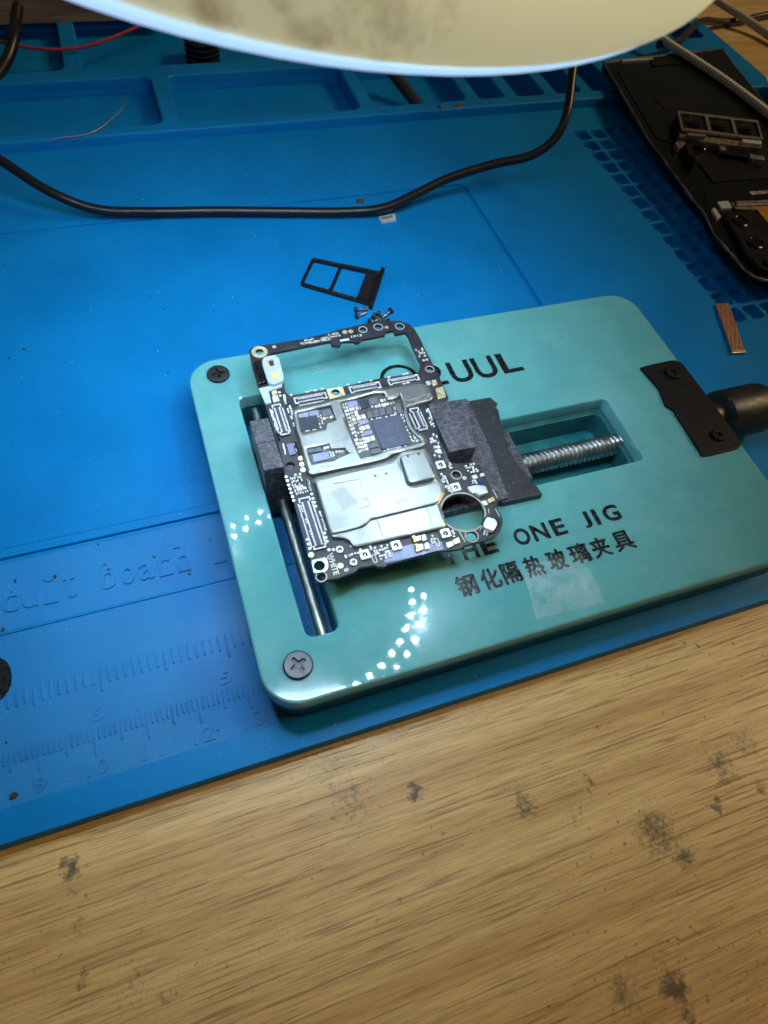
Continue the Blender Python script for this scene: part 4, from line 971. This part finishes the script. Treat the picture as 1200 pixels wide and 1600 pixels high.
b.tube([(x+random.uniform(-.02,.02), y+random.uniform(-.02,.02), PZ-.02+random.uniform(-.012,.012)) for k in range(len(outl)-1) for x, y in [(outl[k][0]*(1-f)+outl[k+1][0]*f, outl[k][1]*(1-f)+outl[k+1][1]*f) for f in (0, .33, .66)]] + [(*outl[0], PZ)], lambda t: .032+.03*abs(math.sin(t*61))*abs(math.sin(t*17)), 7, 2)
obj('rim', b, 'rimworn', ph)
def pp(name, pts, z0, z1, mat, c=.01, parent=None): return obj(name, MB().plate([W2(x, y, z1) for x, y in pts], [], z0, z1, c), mat, parent or ph)
pp('film_panel', [(965,112),(1125,95),(1175,160),(1100,240),(1025,215)], PZ, PZ+.03, 'phone2'); pp('film_panel', [(1020,150),(1100,148),(1110,165),(1040,172)], PZ+.03, PZ+.05, 'phone3')
pp('film_panel', [(1085,245),(1140,225),(1230,225),(1230,275),(1115,284)], PZ, PZ+.05, 'phone3'); pp('film_panel', [(1100,300),(1230,280),(1230,318),(1105,330)], PZ, PZ+.02, 'phone2')
pp('top_strip', [(972,93),(1020,90),(1021,92),(973,95)], PZ, PZ+.06, 'tin'); pp('speaker_mesh', [(1015,90),(1075,82),(1080,98),(1020,102)], PZ, PZ+.05, 'phone3')
# lens block
lb = pp('camera_module', [(1059,175),(1185,187),(1193,218),(1067,206)], PZ+.0, PZ+.36, 'phone3', .03)
ft = [W2(x, y, PZ+.40) for x, y in ((1058,174),(1184,189),(1192,219),(1065,204))]
def lerp4(u, v): return Vector(ft[0])*(1-u)*(1-v)+Vector(ft[1])*u*(1-v)+Vector(ft[2])*u*v+Vector(ft[3])*(1-u)*v
def uvq(u0, u1, v0, v1): return [tuple(lerp4(u0, v0)), tuple(lerp4(u1, v0)), tuple(lerp4(u1, v1)), tuple(lerp4(u0, v1))]
b = MB().plate([tuple(v) for v in ft], [uvq(.025, .33, .10, .88), uvq(.37, .65, .12, .88), uvq(.69, .975, .12, .9)], PZ+.35, PZ+.43, .01); obj('module_frame', b, 'chrome', lb)
for u, r in ((.18, .34), (.50, .30), (.83, .30)):
    c = lerp4(u, .5); obj('lens', MB().lathe([(r, 0), (r, .05), (r*.8, .08), (r*.78, .12), (r*.55, .13), (r*.5, .10), (r*.3, .13), (r*.02, .15)], (c.x, c.y, PZ+.355), n=24), 'lens', lb)
pp('module_clip', [(1074,207),(1102,209.5),(1103,213),(1075,211)], PZ+.3, PZ+.45, 'framegrey'); pp('module_clip', [(1160,217),(1190,220),(1190,225),(1161,222)], PZ+.3, PZ+.42, 'tin'); pp('module_clip', [(1062,206),(1100,210),(1190,226),(1190,231),(1120,224),(1062,214)], PZ, PZ+.3, 'framegrey')
sl = pp('small_camera', [(1072,222),(1100,219),(1106,238),(1088,250),(1075,240)], PZ, PZ+.3, 'phone3', .03)
c = W2(1094, 231, PZ+.3); obj('lens', MB().lathe([(.24, 0), (.24, .1), (.17, .15), (.15, .2), (.02, .21)], (*c, PZ+.28), n=20), 'lens', sl)
pp('flex_clip', [(1055,222),(1068,219),(1073,226),(1060,232)], PZ, PZ+.2, 'framegrey'); pp('bracket', [(1122,226),(1132,228),(1136,234),(1127,234)], PZ, PZ+.25, 'framegrey'); pp('bracket', [(1130,232),(1190,243),(1190,249),(1128,240)], PZ, PZ+.2, 'phone2'); pp('bracket', [(1172,240),(1195,244),(1195,250),(1172,247)], PZ, PZ+.24, 'framegrey')
# lower end: battery edge, tape, speaker boxes
pp('battery_edge', [(1150,314),(1230,311),(1230,318),(1152,321)], PZ, PZ+.12, 'framegrey', .01); pp('white_pad', [(1121,315),(1138,313.5),(1144,324),(1128,325.5)], PZ, PZ+.08, 'whitepl')
pp('amber_tape', [(1180,322),(1240,320),(1240,352),(1200,348),(1187,332)], PZ, PZ+.05, 'amber'); pp('flex_strip', [(1142,316),(1178,315),(1186,328),(1150,326)], PZ, PZ+.06, 'framegrey'); pp('side_button', [(1112,326),(1117,324),(1127,338),(1121,341)], PZ-.1, PZ+.09, 'captan')
sb = pp('speaker_box', [(1133,335),(1176,327),(1186,335),(1200,352),(1240,395),(1240,428),(1190,420),(1165,395)], PZ, PZ+.16, 'phone3', .05)
for x, y, r in ((1157,346,.30),(1180,380,.30),(1203,412,.24)):
    c = W2(x, y, PZ+.16); b = MB().lathe([(r, 0), (r, .05), (r*.86, .07), (r*.72, .04), (r*.6, .05)], (*c, PZ+.14), n=26); obj('speaker_ring', b, 'phone2', sb)
b = MB(); q0, q1 = W2(1204, 301, PZ+.03), W2(1164, 293, PZ+.03)
text(b, '20190108', ((q0[0]+q1[0])/2-.42, (q0[0]+q1[0])/2+.62, q0[1]-.02, q0[1]+.18), PZ+.02, PZ+.034, math.pi-.05, 0.01); obj('printed_number', b, 'silk', ph)

# ================================================================== LAMP
LC = Vector((15.65, 7.40, 11.75)); LN = Vector((.071, -.143, 1)).normalized(); LR = 5.13
lamp = thing('led_lamp', 'round cream LED lamp with glowing blue-white rim hanging over the jig', 'desk lamp', tuple(LC))
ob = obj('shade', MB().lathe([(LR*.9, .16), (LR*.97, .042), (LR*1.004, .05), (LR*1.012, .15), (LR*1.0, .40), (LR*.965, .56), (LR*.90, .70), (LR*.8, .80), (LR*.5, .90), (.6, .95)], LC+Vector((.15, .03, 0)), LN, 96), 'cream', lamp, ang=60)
obj('light_rim', MB().lathe([(LR*.93, .16), (LR*.96, -.01), (LR*.995, -.01), (LR, .0), (LR, .045), (LR*.97, .07), (LR*.95, .12)], LC, LN, 96), 'rim', lamp, ang=60)
obj('led_board', MB().lathe([(LR*.92, .08), (LR*.92, .14)], LC, LN, 64), 'pcbwhite', lamp)
ax = LN.orthogonal().normalized(); ay = LN.cross(ax)
ax = Vector((1, 0, 0)); ax = (ax-LN*ax.dot(LN)).normalized(); ay = LN.cross(ax)
spots_ = [(rad, n, ph0, k) for rad, n, ph0 in ((4.16, 46, 0.), (4.62, 46, .068)) for k in range(n)]
wl = MB().plate(circ(0, 0, LR*.93, 96), [circ(rad*math.cos(2*math.pi*k/n+ph0), rad*math.sin(2*math.pi*k/n+ph0), .110, 20) for rad, n, ph0, k in spots_], -.036, .079)
wl.v = [tuple(LC+ax*x+ay*y+LN*z) for x, y, z in wl.v]
obj('beam_baffle', wl, 'baffle', lamp)  # added, unseen: its wells narrow the LED beam so the far mat darkens
lm_ = MB().lathe([(.066, .062), (.066, .075)], LC, LN, 20); led0 = None
for rad, n, ph0 in ((4.16, 46, 0.), (4.62, 46, .068)):
    for k in range(n):
        t_ = 2*math.pi*k/n+ph0; d = ax*rad*math.cos(t_)+ay*rad*math.sin(t_)
        if led0 is None: led0 = obj('led', lm_, 'led', lamp); oo = led0
        else: oo = dup_part(led0, lamp, (0,0,0))
        oo.location = d*S
        if rad > 4.3: oo.scale = (.72, .72, 1)
obj('gooseneck', MB().tube([LC+LN*.98, LC+LN*2.4, LC+Vector((-1, 4, 4.5)), LC+Vector((-2, 14, 8)), LC+Vector((-2, 26, 5)), LC+Vector((-2, 32, -4)), Vector((13.6, 40.5, -.4))], .42, 16, 10), 'black', lamp)

for o in bpy.data.objects:
    if '_o' in o: del o['_o']
